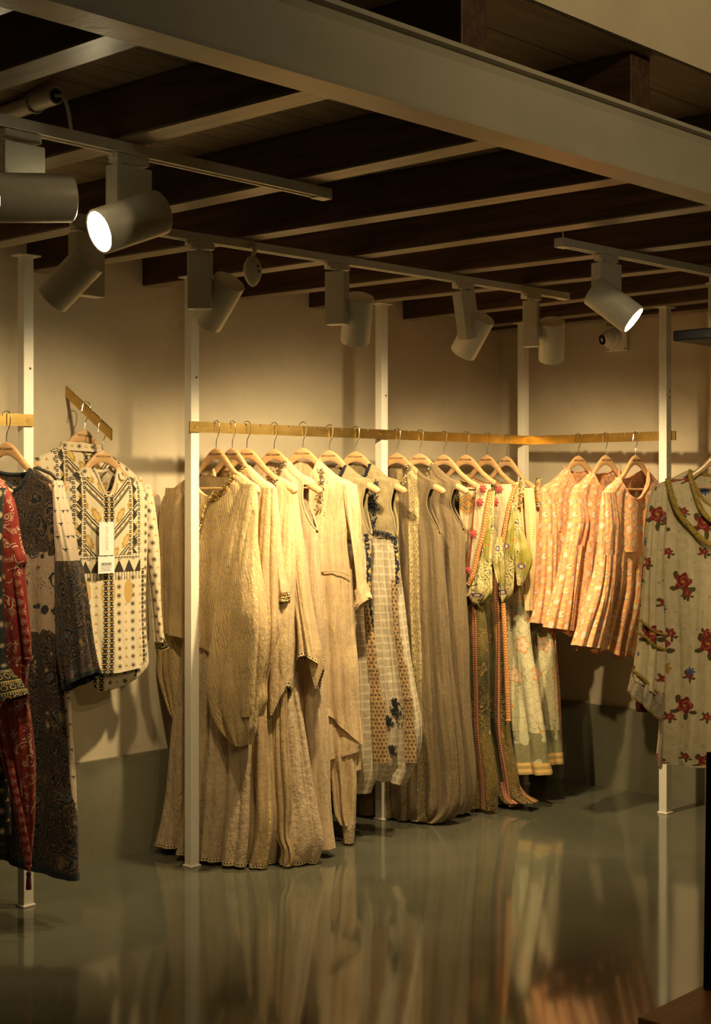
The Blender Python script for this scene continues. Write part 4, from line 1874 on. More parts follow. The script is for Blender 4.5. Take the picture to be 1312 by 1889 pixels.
def text_mesh(txt, size, mat, parent, loc, rot, name='lettering', ext=.0006):
    cu = bpy.data.curves.new('t', 'FONT')
    cu.body = txt
    cu.size = size
    cu.align_x = 'CENTER'
    cu.align_y = 'CENTER'
    cu.extrude = ext
    cu.resolution_u = 2
    o = bpy.data.objects.new('t', cu)
    COL.objects.link(o)
    me = bpy.data.meshes.new_from_object(o)
    bpy.data.objects.remove(o)
    me.materials.clear()
    me.materials.append(mat)
    ob = bpy.data.objects.new(name, me)
    COL.objects.link(ob)
    ob.parent = parent
    ob.location = loc
    ob.rotation_euler = rot
    return ob


# ------------------------------------------------------------------ hanger prototype (x along, z up, top of the dome at 0)
def make_hanger():
    o = empty('wooden_hanger', (0, 0, 0))
    bm = bmesh.new()
    n = 61
    seg = 16
    rings = []
    for i in range(n):
        f = -1 + 2 * i / (n - 1)
        af = abs(f)
        # denser to the tips
        f = math.copysign(1 - (1 - af) ** 1.25, f) if af < 1 else f
        af = abs(f)
        zt = np.interp(af, [p[0] for p in HTOP], [p[1] for p in HTOP])
        zb = np.interp(af, [p[0] for p in HBOT], [p[1] for p in HBOT])
        th = np.interp(af, [0, .2, .6, .85, .96, 1], [.0075, .0075, .010, .015, .014, .006])
        yc = -.006 * af ** 2
        c, hh = (zt + zb) / 2, (zt - zb) / 2
        if af > .955:
            hh *= math.sqrt(max(.06, 1 - ((af - .955) / .047) ** 2))
        ring = []
        for k in range(seg):
            a = 2 * PI * k / seg
            ca, sa = math.cos(a), math.sin(a)
            ring.append(bm.verts.new((f * HL, yc + th * math.copysign(abs(ca) ** .7, ca), c + hh * math.copysign(abs(sa) ** .7, sa))))
        rings.append(ring)
    for A_, B_ in zip(rings[:-1], rings[1:]):
        for k in range(seg):
            bm.faces.new((A_[k], A_[(k + 1) % seg], B_[(k + 1) % seg], B_[k]))
    bm.faces.new(rings[0][::-1])
    bm.faces.new(rings[-1])
    bm_obj('shoulder_bar', bm, HWOOD, o, True)
    bm = bmesh.new()
    lathe(bm, (-HL * .78, -.008, -.163), (1, 0, 0), [(0, 0), (0, .005), (HL * 1.56, .005), (HL * 1.56, 0)], 12)
    bm_obj('trouser_bar', bm, HWOOD, o, True)
    zr = .100
    bm = bmesh.new()
    K = [(0, 0, -.01), (0, 0, .018), (.003, 0, .034), (.011, 0, .050), (.0165, 0, .066), (.0172, 0, zr - .015)]
    for a in np.linspace(-.15, PI * .98, 9):
        K.append((.0172 * math.cos(a), 0, zr - .008 + .0165 * math.sin(a)))
    K += [(-.019, 0, zr - .020), (-.022, 0, zr - .034)]
    pts = crv(K, 60)
    tube(bm, pts, .0019, 8)
    bmesh.ops.create_icosphere(bm, subdivisions=2, radius=.0032, matrix=Matrix.Translation(K[-1]))
    bm_obj('hook', bm, STEEL, o, True)
    text_mesh('RITU KUMAR', .0115, INK, o, (0, -.0079, -.026), (PI / 2, 0, 0))
    return o


PROTO = make_hanger()
used = [False]


def hanger(F, lab, zrail=None, roll=0.0, group='wooden hangers with steel hooks'):
    o = PROTO if not used[0] else copy_tree(PROTO)
    used[0] = True
    o.location = F.loc
    o.rotation_euler = (0, roll, F.rz)
    tag(o, lab, 'hanger', group)
    return o


def garment(F, name, lab, cat, group=None):
    o = empty(name, F.loc, F.rz)
    tag(o, lab, cat, group)
    return o


dB = D1
W = lambda a, b: ('s', a, b)
# ------------------------------------------------------------------ left wall rack: beige kaftans
KG = 'beige kaftans on the front rail'
# 1: kaftan right of the tall post
F1 = Frame(RB0, D1, 399, 826, 481)
hanger(F1, 'wooden hanger nearest the tall front post, holding the first gold striped kaftan')
g = garment(F1, 'kaftan', 'gold striped kaftan partly behind the tall post, its rounded corner hanging lowest', 'kaftan', KG)
nk = (.5, .50, .10, .02)
b = drape(F1, 'body', LUREX, g, [W(.5, .50), W(.75, .75), W(1, 1), (925, 301, 475), (1000, 297, 475), (1080, 295, 472), (1130, 297, 470), (1162, 300, 1250, 468)],
          (.020, .034, .04, .045, .05), 9, (.001, .006, .010), 3, neck=nk, hem=lambda c, s, q: .03 * (1 - c * c), nc=128, low=.008)
bead_line(neck_pts(b, F1, nk)[20:], .020, 170, g, GBEADS, name='beaded_neckline', seed=1)
drape(F1, 'under_layer', LUREX, g, [(1120, 340, 440), (1200, 342, 435), (1253, 345, 1258, 425)], (.018, .02, .022), 6, (.002, .006), 4, r0=-.012, nr=30)
strip(F1, [(395, 905, .05), (378, 935, .056), (371, 965, .058), (366, 985, .058)], g, GBEADS, .008, .05, 'beaded_placket')
c = drape(F1, 'side_drape', LUREX, g, [(893, 446, 474), (950, 432, 478), (1004, 424, 480), (1100, 413, 492), (1170, 408, 498), (1225, 405, 497), (1270, 405, 490), (1310, 409, 484), (1345, 425, 478), (1372, 452, 466)],
          (.012, .04, .05, .045, .02), 3, (.001, .014, .018), 5, r0=.012, low=.012, sharp=.5, yoff=(0, .018, .034, .038, .038))
drape(F1, 'front_fold', LUREX, g, [(940, 455, 478), (1000, 450, 481), (1070, 447, 489), (1120, 450, 496), (1180, 455, 498), (1240, 460, 496), (1290, 466, 490), (1318, 472, 484)],
      (.006, .014, .02, .016, .006), 2, (.001, .004, .005), 7, r0=.02, low=.010, sharp=.6, yoff=(.01, .045, .07, .075, .07))
c2 = drape(F1, 'side_drape', LUREX, g, [(900, 306, 335), (1000, 298, 338), (1060, 293, 340), (1160, 292, 341), (1190, 296, 338), (1240, 290, 338), (1300, 306, 338), (1335, 322, 332)],
           (.015, .03, .03, .02), 3, (.002, .008, .010), 6, r0=-.02, low=.010)
F1s = F1
s1 = garment(F1, 'skirt', 'long pleated beige skirt with lace hem hanging under the first kaftan beside the tall post', 'skirt', 'beige skirts under the kaftans')
b = drape(F1, 'cloth', SKIRT, s1, [(1110, 345, 450), (1200, 335, 460), (1300, 325, 462), (1400, 318, 465), (1500, 308, 468), (1546, 301, 1596, 462)],
          (.030, .045, .062, .08), 9, (.008, .020, .030), 11, nc=176, sharp=.75, r0=-.02)
hem_trim(b, s1, LACE, .012, .004)

# 2
F2 = Frame(RB0, D1, 428.7, 826, 508)
hanger(F2, 'second wooden hanger from the tall front post, close behind the first')
g = garment(F2, 'kaftan', 'pale gold striped kaftan directly behind the one beside the tall post, its rounded shoulder showing', 'kaftan', KG)
nk = (.4, .36, .09, .02)
b = drape(F2, 'body', LUREX2, g, [W(.4, .36), W(.7, .7), W(1, 1), (930, 345, 509), (1000, 343, 511), (1100, 340, 513), (1165, 342, 514), (1190, 360, 1240, 500)],
          (.020, .034, .04, .04), 8, (.001, .006, .010), 8, neck=nk, low=.008)
bead_line(neck_pts(b, F2, nk)[18:], .020, 170, g, GBEADS, name='beaded_neckline', seed=2)
drape(F2, 'side_drape', LUREX2, g, [(900, 474, 507), (1000, 466, 511), (1100, 460, 513), (1165, 456, 514), (1215, 455, 508), (1260, 462, 500), (1290, 468, 501), (1316, 478, 492)],
      (.012, .03, .03, .015), 3, (.001, .008, .008), 9, r0=.012, low=.008, yoff=(0, .01, .018, .018))
c = drape(F2, 'sleeve', LUREX3, g, [(905, 488, 511), (980, 494, 518), (1040, 503, 524), (1084, 509, 530), (1108, 510, 532)], (.015, .022, .022), 5, (.001, .004), 10, r0=-.03, nr=36, nc=48)
hem_trim(c, g, GBEADS, .034, .004, 'sleeve_cuff', .004)
s2 = garment(F2, 'skirt', 'beige pleated skirt with lace hem, second from the tall post, below the kaftans', 'skirt', 'beige skirts under the kaftans')
b = drape(F2, 'cloth', LUREXS, s2, [(1150, 380, 490), (1250, 370, 495), (1350, 362, 500), (1450, 352, 505), (1530, 345, 508), (1568, 342, 1602, 497)],
          (.03, .045, .06, .075), 8, (.008, .020, .028), 12, nc=160)
hem_trim(b, s2, LACE, .012, .004)

# 3
F3 = Frame(RB0, D1, 455.5, 826, 550)
hanger(F3, 'third wooden hanger from the tall front post, its long arm showing above a kaftan')
g = garment(F3, 'kaftan', 'bright beige kaftan with lace edged handkerchief points, third from the tall post', 'kaftan', KG)
nk = (.55, .64, .09, .02)
b = drape(F3, 'body', LUREX2, g, [W(.55, .64), W(.85, .85), W(1, 1), (925, 380, 549), (1000, 376, 552), (1100, 372, 553), (1180, 372, 553), (1225, 385, 1245, 545)],
          (.020, .034, .035, .035), 8, (.001, .006, .010), 14, neck=nk)
bead_line(neck_pts(b, F3, nk)[22:], .020, 150, g, BEADS, name='beaded_neckline', seed=3)
c = drape(F3, 'side_drape', LUREX2, g, [(930, 515, 540), (1050, 506, 556), (1110, 500, 557), (1180, 496, 555), (1215, 497, 554), (1238, 498, 1255, 553)],
          (.006, .03, .04, .04, .04), 3, (.001, .010, .012), 15, r0=.018, sharp=.6, yoff=(0, .02, .05, .07, .075), hem=lambda c, s, q: -.145 * np.clip(1 - np.abs(c - .15) / .95, 0, 1), nr=80)
hem_trim(c, g, LACE, .016, .006, off=.003)
c = drape(F3, 'sleeve', LUREX2, g, [W(.8, 1.0) if False else (893, 520, 546), (940, 528, 553), (1032, 532, 564), (1097, 540, 572), (1150, 547, 581), (1181, 550, 587), (1216, 552, 1226, 596)],
          (.018, .032, .038, .042), 4, (.002, .008, .014), 16, r0=-.012, hem=lambda c, s, q: .03 * (1 - c * c))
hem_trim(c, g, LACE, .014, .004, 'sleeve_trim')
c = drape(F3, 'sleeve_point', LUREX2, g, [(1200, 570, 597), (1222, 573, 1230, 597)], (.010, .012, .012), 2, (.001, .003), 17, r0=.0, nr=40, nc=56,
          hem=lambda c, s, q: -.10 * np.clip(1 - np.abs(c - .1) / .95, 0, 1))
hem_trim(c, g, LACE, .014, .004, 'sleeve_trim')
s3 = garment(F3, 'skirt', 'beige wrinkled skirt with puddled lace hem, third from the tall post', 'skirt', 'beige skirts under the kaftans')
b = drape(F3, 'cloth', SKIRT, s3, [(1180, 410, 530), (1280, 405, 548), (1380, 402, 565), (1480, 400, 580), (1550, 400, 590), (1580, 404, 1594, 580)],
          (.028, .045, .06, .07), 7, (.008, .020, .028), 18, nc=160)
hem_trim(b, s3, LACE, .012, .004)
s3b = garment(F3, 'scarf', 'gold flecked beige scarf hanging to the floor with a gathered end among the skirts', 'scarf')
b = drape(F3, 'cloth', LUREXS, s3b, [(1150, 505, 530), (1260, 500, 530), (1380, 500, 533), (1480, 503, 538), (1540, 508, 536), (1566, 518, 543), (1590, 516, 545), (1606, 520, 538)],
          (.015, .02, .022, .02, .018), 5, (.002, .006, .008), 19, r0=.085, sharp=.7, nc=64)
hem_trim(b, s3b, LACE, .008, .003)

# 4 sleeveless crinkled dress
F4 = Frame(RB0, D1, 506, 827.6, 596)
hanger(F4, 'fourth wooden hanger from the tall front post, its tip sticking out of a dress')
g = garment(F4, 'dress', 'long sleeveless crinkled beige dress with a deep armhole, left of the gold flecked shirt dress', 'dress')
nk = (.25, .28, .06, .02)
zt = -.150
zb = F4.P(580, 978)[1]
arm4 = (('R', zt, zb, .75),)
b = drape(F4, 'body', CRINK, g, [W(.25, .28), W(.55, .55), W(.84, .84), (925, 450, 579), (978, 440, 587), (1050, 436, 591), (1112, 433, 595), (1237, 428, 599), (1362, 424, 604), (1487, 420, 610), (1545, 418, 1566, 617)],
          (.020, .034, .04, .045, .055, .06), 11, (.001, .006, .011, .013), 21, neck=nk, arm=arm4, nr=90, nc=128)
arm_band(b, g, CRINK, *arm4[0])
bead_line(neck_pts(b, F4, nk)[20:], .024, 150, g, BEADS, name='beaded_neckline', seed=4)

# 5 shirt dress
F5 = Frame(RB0, D1, 559, 825.6, 657)
hanger(F5, 'fifth wooden hanger from the tall front post, above the gold flecked shirt dress')
g = garment(F5, 'shirt_dress', 'gold flecked beige shirt dress with rolled sleeve cuff and waist seam', 'dress')
nk = (.28, .30, .12, .015)
b = drape(F5, 'bodice', LUREX3, g, [W(.28, .30), W(.65, .65), W(1, 1), (930, 475, 650), (990, 473, 643), (1055, 472, 648)],
          (.020, .034, .04, .042), 10, (.001, .005, .007), 22, neck=nk, gather=.002, nc=120)
neck_band(b, F5, nk, g, LUREX3, .004, 'collar_stand')
bead_path(F5, [(592, 866, .03), (594, 886, .042), (590, 912, .048), (588, 945, .05)], g, BEADS, .026, 170, 'embroidered_placket', seed=5)
c = drape(F5, 'skirt_panel', LUREX3, g, [(1050, 472, 649), (1120, 470, 653), (1169, 468, 656), (1230, 466, 661), (1300, 463, 665), (1225, 466, 1374, 671)],
          (.042, .045, .05, .05), 9, (.003, .010, .013), 23, hem=lambda c, s, q: .045 * (1 - c * c), gather=.002, nc=120)
strip(F5, [(588, 1055, .046), (615, 1053, .048), (632, 1056, .043), (645, 1062, .03)], g, LUREX3, .005, .05, 'waist_seam', th=.0015)
c = drape(F5, 'sleeve', LUREX3, g, [(893, 630, 659), (940, 636, 665), (1000, 645, 671), (1050, 651, 677), (1085, 653, 683), (1125, 652, 1096, 690)],
          (.02, .036, .038, .04), 5, (.001, .006, .008), 24, r0=.01, sharp=.7)
c = drape(F5, 'sleeve_cuff', LUREX3, g, [(1098, 649, 1070, 684), (1114, 650, 1084, 688), (1131, 651, 1099, 692)], (.045, .047, .047), 3, (.001, .002), 25, r0=.01, nr=16, nc=48)
u5 = garment(F5, 'tunic', 'layered beige under tunic with stepped hems below the shirt dress', 'tunic')
c = drape(F5, 'upper_layer', LUREX3, u5, [(1200, 540, 650), (1290, 545, 662), (1350, 550, 670), (1414, 560, 1384, 667)], (.02, .03, .035), 6, (.003, .010, .012), 26, r0=-.015)
hem_trim(c, u5, LUREX3, .012, .001)
c = drape(F5, 'lower_layer', LUREX2, u5, [(1300, 560, 652), (1370, 590, 662), (1434, 606, 1420, 666)], (.015, .025, .03), 6, (.003, .008, .010), 27, r0=-.025)
t5 = garment(F5, 'trousers', 'narrow gold flecked beige trouser leg ending just above the floor below the shirt dress', 'trousers')
drape(F5, 'leg', LUREX3, t5, [(1340, 600, 655), (1430, 611, 660), (1470, 614, 660), (1500, 618, 659), (1521, 628, 658)], (.03, .035, .03, .025), 5, (.003, .009, .009), 28, r0=-.01)
c = drape(F5, 'leg_cuff', SKIRT, t5, [(1510, 629, 657), (1530, 630, 657), (1556, 631, 655)], (.022, .022, .02), 3, (.001, .003), 29, r0=-.01, nr=20, nc=48)
drape(F5, 'leg', LUREX3, t5, [(1340, 540, 590), (1430, 545, 592), (1500, 548, 590), (1535, 552, 586)], (.03, .035, .03), 5, (.003, .009), 30, r0=-.05)

# 6 check dress
F6 = Frame(RB0, D1, 607.8, 830, 703)
hanger(F6, 'sixth wooden hanger from the tall front post, left of the middle post')
g = garment(F6, 'dress', 'sheer checked beige dress with brown dotted ruffle strip, just right of the shirt dress', 'dress', 'checked dresses with navy embroidery')
nk = (.3, .34, .10, .02)
zb = F6.P(690, 985)[1]
arm6 = (('R', -.150, zb, .58),)
b = drape(F6, 'bodice', BODICE, g, [W(.3, .34), W(.6, .6), W(.85, .85), (930, 535, 682), (965, 533, 684), (995, 532, 686)], (.020, .034, .035), 6, (.001, .004), 31, neck=nk, arm=arm6)
arm_band(b, g, BODICE, *arm6[0], rad=.004)
bead_line(neck_pts(b, F6, nk)[20:], .016, 110, g, EMBR, name='embroidered_neckline', seed=6)
c = drape(F6, 'check_skirt', CHECK, g, [(990, 532, 686), (1060, 530, 684), (1150, 528, 687), (1250, 524, 694), (1350, 520, 700), (1420, 520, 697), (1440, 525, 1462, 684)],
          (.035, .045, .055, .06), 9, (.003, .010, .016), 32, gather=.003, nc=120)
drape(F6, 'ruffle_strip', RUFFLE, g, [(1115, 671, 681), (1180, 677, 690), (1237, 680, 696)], (.006, .008), 5, (.002, .004), 33, r0=.058, nr=40, nc=48, gather=.002)
drape(F6, 'ruffle_strip', RUFFLE, g, [(1234, 680, 700), (1262, 682, 702), (1298, 684, 708)], (.008, .010), 6, (.002, .004), 34, r0=.062, nr=30, nc=48, gather=.004)
drape(F6, 'ruffle_strip', RUFFLE, g, [(1294, 683, 711), (1345, 686, 712), (1407, 688, 716)], (.009, .012), 7, (.002, .005), 35, r0=.066, nr=36, nc=56, gather=.004)
strip(F6, [(675, 985, .05), (680, 1030, .052), (680, 1085, .055), (683, 1120, .056), (686, 1170, .058)], g, EMBR, .020, .05, 'navy_fringe', jag=.25)

# 7 check dress with olive bodice
F7 = Frame(RB0, D1, 656.6, 832, 752)
hanger(F7, 'seventh wooden hanger, directly left of the middle post')
g = garment(F7, 'dress', 'checked dress with olive bodice and navy empire band, in front of the middle post', 'dress', 'checked dresses with navy embroidery')
nk = (.25, .30, .10, .02)
zb = F7.P(738, 990)[1]
arm7 = (('R', -.150, zb, .5),)
b = drape(F7, 'bodice', BODICE, g, [W(.25, .30), W(.6, .6), W(.85, .85), (930, 582, 731), (960, 580, 735), (992, 580, 733)], (.020, .034, .036), 6, (.001, .004), 41, neck=nk, arm=arm7)
arm_band(b, g, BODICE, *arm7[0], rad=.005)
bead_line(neck_pts(b, F7, nk)[22:], .018, 120, g, EMBR, name='embroidered_neckline', seed=7)
bead_path(F7, [(694, 888, .036), (690, 918, .045), (686, 945, .048), (684, 978, .048)], g, EMBR, .036, 230, 'embroidered_front', seed=7)
bead_path(F7, [(676, 905, .04), (684, 925, .046), (688, 940, .046)], g, EMBR, .05, 120, 'embroidered_spray', seed=17)
bead_path(F7, [(660, 986, .046), (690, 982, .05), (712, 985, .046), (730, 996, .03)], g, EMBR, .020, 220, 'empire_band', seed=8)
c = drape(F7, 'check_skirt', CHECK, g, [(988, 580, 733), (1060, 580, 739), (1150, 576, 751), (1250, 570, 765), (1338, 566, 779), (1395, 566, 774), (1400, 570, 1446, 752)],
          (.036, .048, .058, .065), 10, (.003, .010, .018), 42, gather=.003, nc=128)
hem_trim(c, g, LACE, .006, .002)
for k, (a, b2) in enumerate((((1069, 722, 729), (1178, 728, 737)), ((1176, 728, 741), (1229, 735, 747)), ((1226, 734, 750), (1290, 744, 757)), ((1287, 743, 762), (1351, 747, 766)), ((1348, 746, 767), (1406, 750, 768)))):
    drape(F7, 'ruffle_strip', RUFFLE, g, [a, ((a[0] + b2[0]) / 2, (a[1] + b2[1]) / 2, (a[2] + b2[2]) / 2), b2], (.007, .010), 6, (.002, .004), 43 + k, r0=.066, nr=30, nc=48, gather=.004)
strip(F7, [(728, 992, .05), (732, 1030, .055), (733, 1070, .058), (728, 1105, .06), (731, 1160, .062)], g, EMBR, .018, .05, 'navy_fringe', jag=.25)
for q_, (u, v, w_) in enumerate(((731, 1312, .05), (716, 1328, .028), (724, 1383, .03), (729, 1296, .03))):
    bead_path(F7, [(u - 4, v - 6, .07), (u, v, .073), (u + 3, v + 8, .073)], g, EMBR, w_ * .75, 90, 'embroidered_flower', seed=20 + q_, r=(.002, .0045))

# 8 metallic gown
F8 = Frame(RC, D1, 732.6, 835, 823)
hanger(F8, 'first wooden hanger right of the middle post, above the jewelled metallic gown')
g = garment(F8, 'gown', 'long grey gold metallic crinkled gown with a crystal collar, first right of the middle post', 'gown', 'sleeveless grey gowns with crystal collars')
nk = (.30, .30, .115, .02)
zb = F8.P(812, 984)[1]
arm8 = (('R', -.150, zb, .58),)
b = drape(F8, 'body', GOWN, g, [W(.30, .30), W(.6, .6), W(.85, .85), (930, 655, 800), (984, 652, 815), (1050, 650, 821), (1150, 646, 828), (1300, 640, 842), (1400, 637, 853), (1466, 637, 857), (1495, 640, 850), (1505, 645, 1524, 818)],
          (.020, .034, .045, .055, .06, .065), 12, (.001, .008, .014, .018), 51, neck=nk, arm=arm8, nr=96, nc=144)
arm_band(b, g, GOWNP, *arm8[0])
bead_line(neck_pts(b, F8, nk), .020, 420, g, BEADS, name='crystal_collar', seed=8, r=(.0025, .005))

# 9 grey gown
F9 = Frame(RC, D1, 774.7, 836, 866)
hanger(F9, 'second wooden hanger right of the middle post')
g = garment(F9, 'gown', 'long plain grey beige gown with a crystal collar, second right of the middle post', 'gown', 'sleeveless grey gowns with crystal collars')
nk = (.27, .27, .10, .02)
zb = F9.P(854, 975)[1]
arm9 = (('R', -.150, zb, .58),)
b = drape(F9, 'body', GOWNP, g, [W(.27, .27), W(.6, .6), W(.85, .85), (930, 705, 843), (975, 702, 856), (1050, 700, 859), (1150, 698, 862), (1338, 694, 870), (1434, 692, 877), (1475, 694, 875), (1485, 700, 1500, 868)],
          (.020, .034, .042, .05, .055, .06), 10, (.001, .007, .012, .015), 53, neck=nk, arm=arm9, nr=96, nc=128)
arm_band(b, g, GOWNP, *arm9[0])
bead_line(neck_pts(b, F9, nk)[16:], .022, 260, g, BEADS, name='crystal_collar', seed=9, r=(.0025, .005))


# 10, 11 olive printed gowns with embroidered fronts
def star8(F, u, v, r0, R, parent):
    h, z = F.P(u, v, r0)
    bm = bmesh.new()
    for side in (0, 1):
        ctr_ = bm.verts.new((h, -r0 - (.004 if side == 0 else -.002), z))
        ring = [bm.verts.new((h + (R if k % 2 == 0 else R * .52) * math.cos(k * PI / 8), -r0 + .001 * side, z + (R if k % 2 == 0 else R * .52) * math.sin(k * PI / 8))) for k in range(16)]
        for k in range(16):
            bm.faces.new((ctr_, ring[k], ring[(k + 1) % 16]))
    return bm_obj('star_patch', bm, STARM, parent)


GG = 'olive printed gowns with balloon sleeves'
F10 = Frame(RC, D1, 819, 838, 901)
hanger(F10, 'third wooden hanger right of the middle post, its whole arm bare')
g = garment(F10, 'gown', 'olive printed gown with embroidered star yoke, right beside the plain grey gown', 'gown', GG)
nk = (.5, .88, .10, .03)
b = drape(F10, 'body', GREEND, g, [W(.5, .88), W(1, 1), (930, 745, 903), (1000, 742, 897), (1080, 740, 890), (1150, 740, 898), (1250, 742, 900), (1350, 744, 903), (1430, 748, 912), (1470, 750, 1494, 915)],
          (.020, .034, .036, .042, .045), 9, (.001, .007, .013, .016), 61, neck=nk, nr=80)
drape(F10, 'embroidered_yoke', PATCH, g, [(905, 846, 884), (950, 848, 878), (1000, 851, 872), (1060, 855, 866), (1100, 858, 863)], (.004, .005, .004), 3, (.0005, .003), 62, r0=.045, nc=48, nr=40)
drape(F10, 'front_band', IVORY, g, [(893, 879, 906), (940, 874, 903), (1000, 868, 893), (1060, 863, 880), (1100, 860, 868)], (.008, .01, .006), 3, (.001, .003), 63, r0=.055, nc=48, nr=40)
strip(F10, [(905, 903, .066), (898, 941, .072), (890, 988, .075), (881, 1023, .075), (873, 1058, .075), (864, 1078, .072)], g, SCALE, .022, .06, 'scale_braid')
strip(F10, [(878, 908, .06), (873, 950, .064), (869, 1000, .066), (863, 1060, .066)], g, CORD, .008, .06, 'burgundy_cord')
for (u, v) in ((885, 926), (873, 985), (862, 1052), (891, 901)):
    star8(F10, u, v, .072, .025, g)
c = drape(F10, 'sleeve', GREEN, g, [(905, 899, 913), (950, 896, 912), (1000, 888, 911), (1040, 878, 910), (1070, 870, 909), (1095, 868, 907), (1110, 870, 893), (1116, 872, 882)],
          (.015, .03, .04, .048, .045, .015), 7, (.001, .006, .010, .006), 64, r0=.025, nc=80)
strip(F10, [(866, 1098, .07), (874, 1110, .075), (884, 1114, .07)], g, GREEND, .018, .07, 'sleeve_tie', n=16)
drape(F10, 'sleeve_cuff', GREEN, g, [(990, 917, 926), (1020, 911, 929), (1045, 910, 931), (1075, 916, 932)], (.008, .012, .010), 3, (.001, .004), 65, r0=.0, nr=30, nc=48)

F11 = Frame(RC, D1, 860, 838, 941)
hanger(F11, 'fourth wooden hanger right of the middle post')
g = garment(F11, 'gown', 'olive printed gown with folded dark cuff, its hem trailing on the floor', 'gown', GG)
nk = (.5, .72, .10, .03)
b = drape(F11, 'body', GREEND, g, [W(.5, .72), W(1, 1), (930, 790, 944), (1000, 788, 941), (1080, 786, 935), (1150, 786, 938), (1250, 788, 938), (1350, 790, 941), (1430, 793, 955), (1465, 796, 1486, 962)],
          (.020, .034, .036, .045, .05), 9, (.001, .008, .014, .018), 66, neck=nk, nr=80)
drape(F11, 'front_band', IVORY, g, [(893, 924, 944), (920, 912, 946), (960, 908, 936), (1000, 903, 928), (1040, 902, 915)], (.008, .01, .006), 3, (.001, .003), 67, r0=.042, nc=48, nr=40)
strip(F11, [(951, 895, .05), (940, 930, .056), (933, 965, .06), (927, 1000, .06), (921, 1025, .06)], g, SCALE, .022, .06, 'scale_braid')
strip(F11, [(928, 1112, .05), (931, 1160, .06), (934, 1230, .062), (938, 1330, .062)], g, SCALE, .024, .06, 'scale_braid')
for (u, v) in ((913, 926), (921, 902)):
    star8(F11, u, v, .056, .024, g)
c = drape(F11, 'sleeve', GREEN, g, [(900, 944, 958), (950, 940, 955), (1000, 932, 952), (1040, 925, 950), (1070, 921, 949), (1095, 920, 947), (1110, 924, 938)],
          (.015, .028, .036, .04, .03), 7, (.001, .006, .010, .006), 68, r0=.02, nc=80)
drape(F11, 'sleeve_cuff', GREEN, g, [(940, 950, 958), (985, 952, 968), (1015, 950, 978), (1035, 950, 982), (1060, 953, 975), (1080, 955, 964)], (.008, .014, .016, .010), 3, (.001, .004), 69, r0=.0, nr=30, nc=48)
drape(F11, 'trailing_hem', GREEND, g, [(1440, 900, 955), (1465, 905, 968), (1478, 910, 1480, 990)], (.03, .05, .05), 6, (.004, .014), 70, r0=.0, nr=30)

# 12, 13 gingham and blossom dresses
BGp = 'gingham and blossom dresses next to the corner post'
F12 = Frame(RC, D1, 898.7, 838.6, 969)
hanger(F12, 'fifth wooden hanger right of the middle post, pale arm above beadwork')
g = garment(F12, 'dress', 'yellow gingham and blossom dress beside the olive gowns, left one of the two', 'dress', BGp)
nk = (.5, .78, .12, .03)
b = drape(F12, 'bodice', GING, g, [W(.5, .78), W(1, 1), (925, 840, 978), (1000, 838, 985), (1060, 838, 984), (1112, 840, 978)], (.020, .034, .035, .036), 7, (.001, .005, .008), 71, neck=nk)
strip(F12, [(964, 882, .03), (961, 905, .042), (957, 935, .045)], g, OBEAD, .032, .04, 'beaded_shoulder', jag=.2, n=24)
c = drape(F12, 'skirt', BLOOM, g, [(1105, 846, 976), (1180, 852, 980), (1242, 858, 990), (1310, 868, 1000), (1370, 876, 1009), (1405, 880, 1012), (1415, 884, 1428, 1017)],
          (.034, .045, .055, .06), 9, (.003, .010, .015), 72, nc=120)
hem_trim(c, g, HEMB, .055, .002, 'hem_band', .003)
drape(F12, 'sleeve', GING, g, [(900, 966, 984), (960, 970, 988), (1040, 973, 988), (1095, 970, 981), (1126, 972, 979)], (.020, .02, .015), 4, (.001, .004), 73, r0=.02, nr=36, nc=48)
F13 = Frame(RC, D1, 934.7, 841, 999)
hanger(F13, 'wooden hanger nearest the corner post on the left hand rail')
g = garment(F13, 'dress', 'yellow gingham and blossom dress right against the peach blouses, right one of the two', 'dress', BGp)
nk = (.5, .84, .12, .03)
b = drape(F13, 'bodice', GING, g, [W(.5, .84), W(1, 1), (925, 885, 1003), (1000, 884, 1006), (1060, 886, 1004), (1112, 888, 1000)], (.020, .034, .03, .03), 7, (.001, .005, .008), 74, neck=nk)
strip(F13, [(994, 882, .03), (991, 905, .036), (994, 935, .036)], g, OBEAD, .032, .04, 'beaded_shoulder', jag=.2, n=24)
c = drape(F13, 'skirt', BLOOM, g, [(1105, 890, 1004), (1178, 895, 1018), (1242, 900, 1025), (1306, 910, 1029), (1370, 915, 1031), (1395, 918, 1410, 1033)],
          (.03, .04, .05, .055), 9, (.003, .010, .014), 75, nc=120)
hem_trim(c, g, HEMB, .055, .002, 'hem_band', .003)
drape(F13, 'outer_layer', PEACH, g, [(1130, 1008, 1022), (1242, 1016, 1030), (1320, 1024, 1035), (1392, 1030, 1039)], (.01, .014, .012), 3, (.001, .004), 76, r0=-.045, nr=40, nc=48)

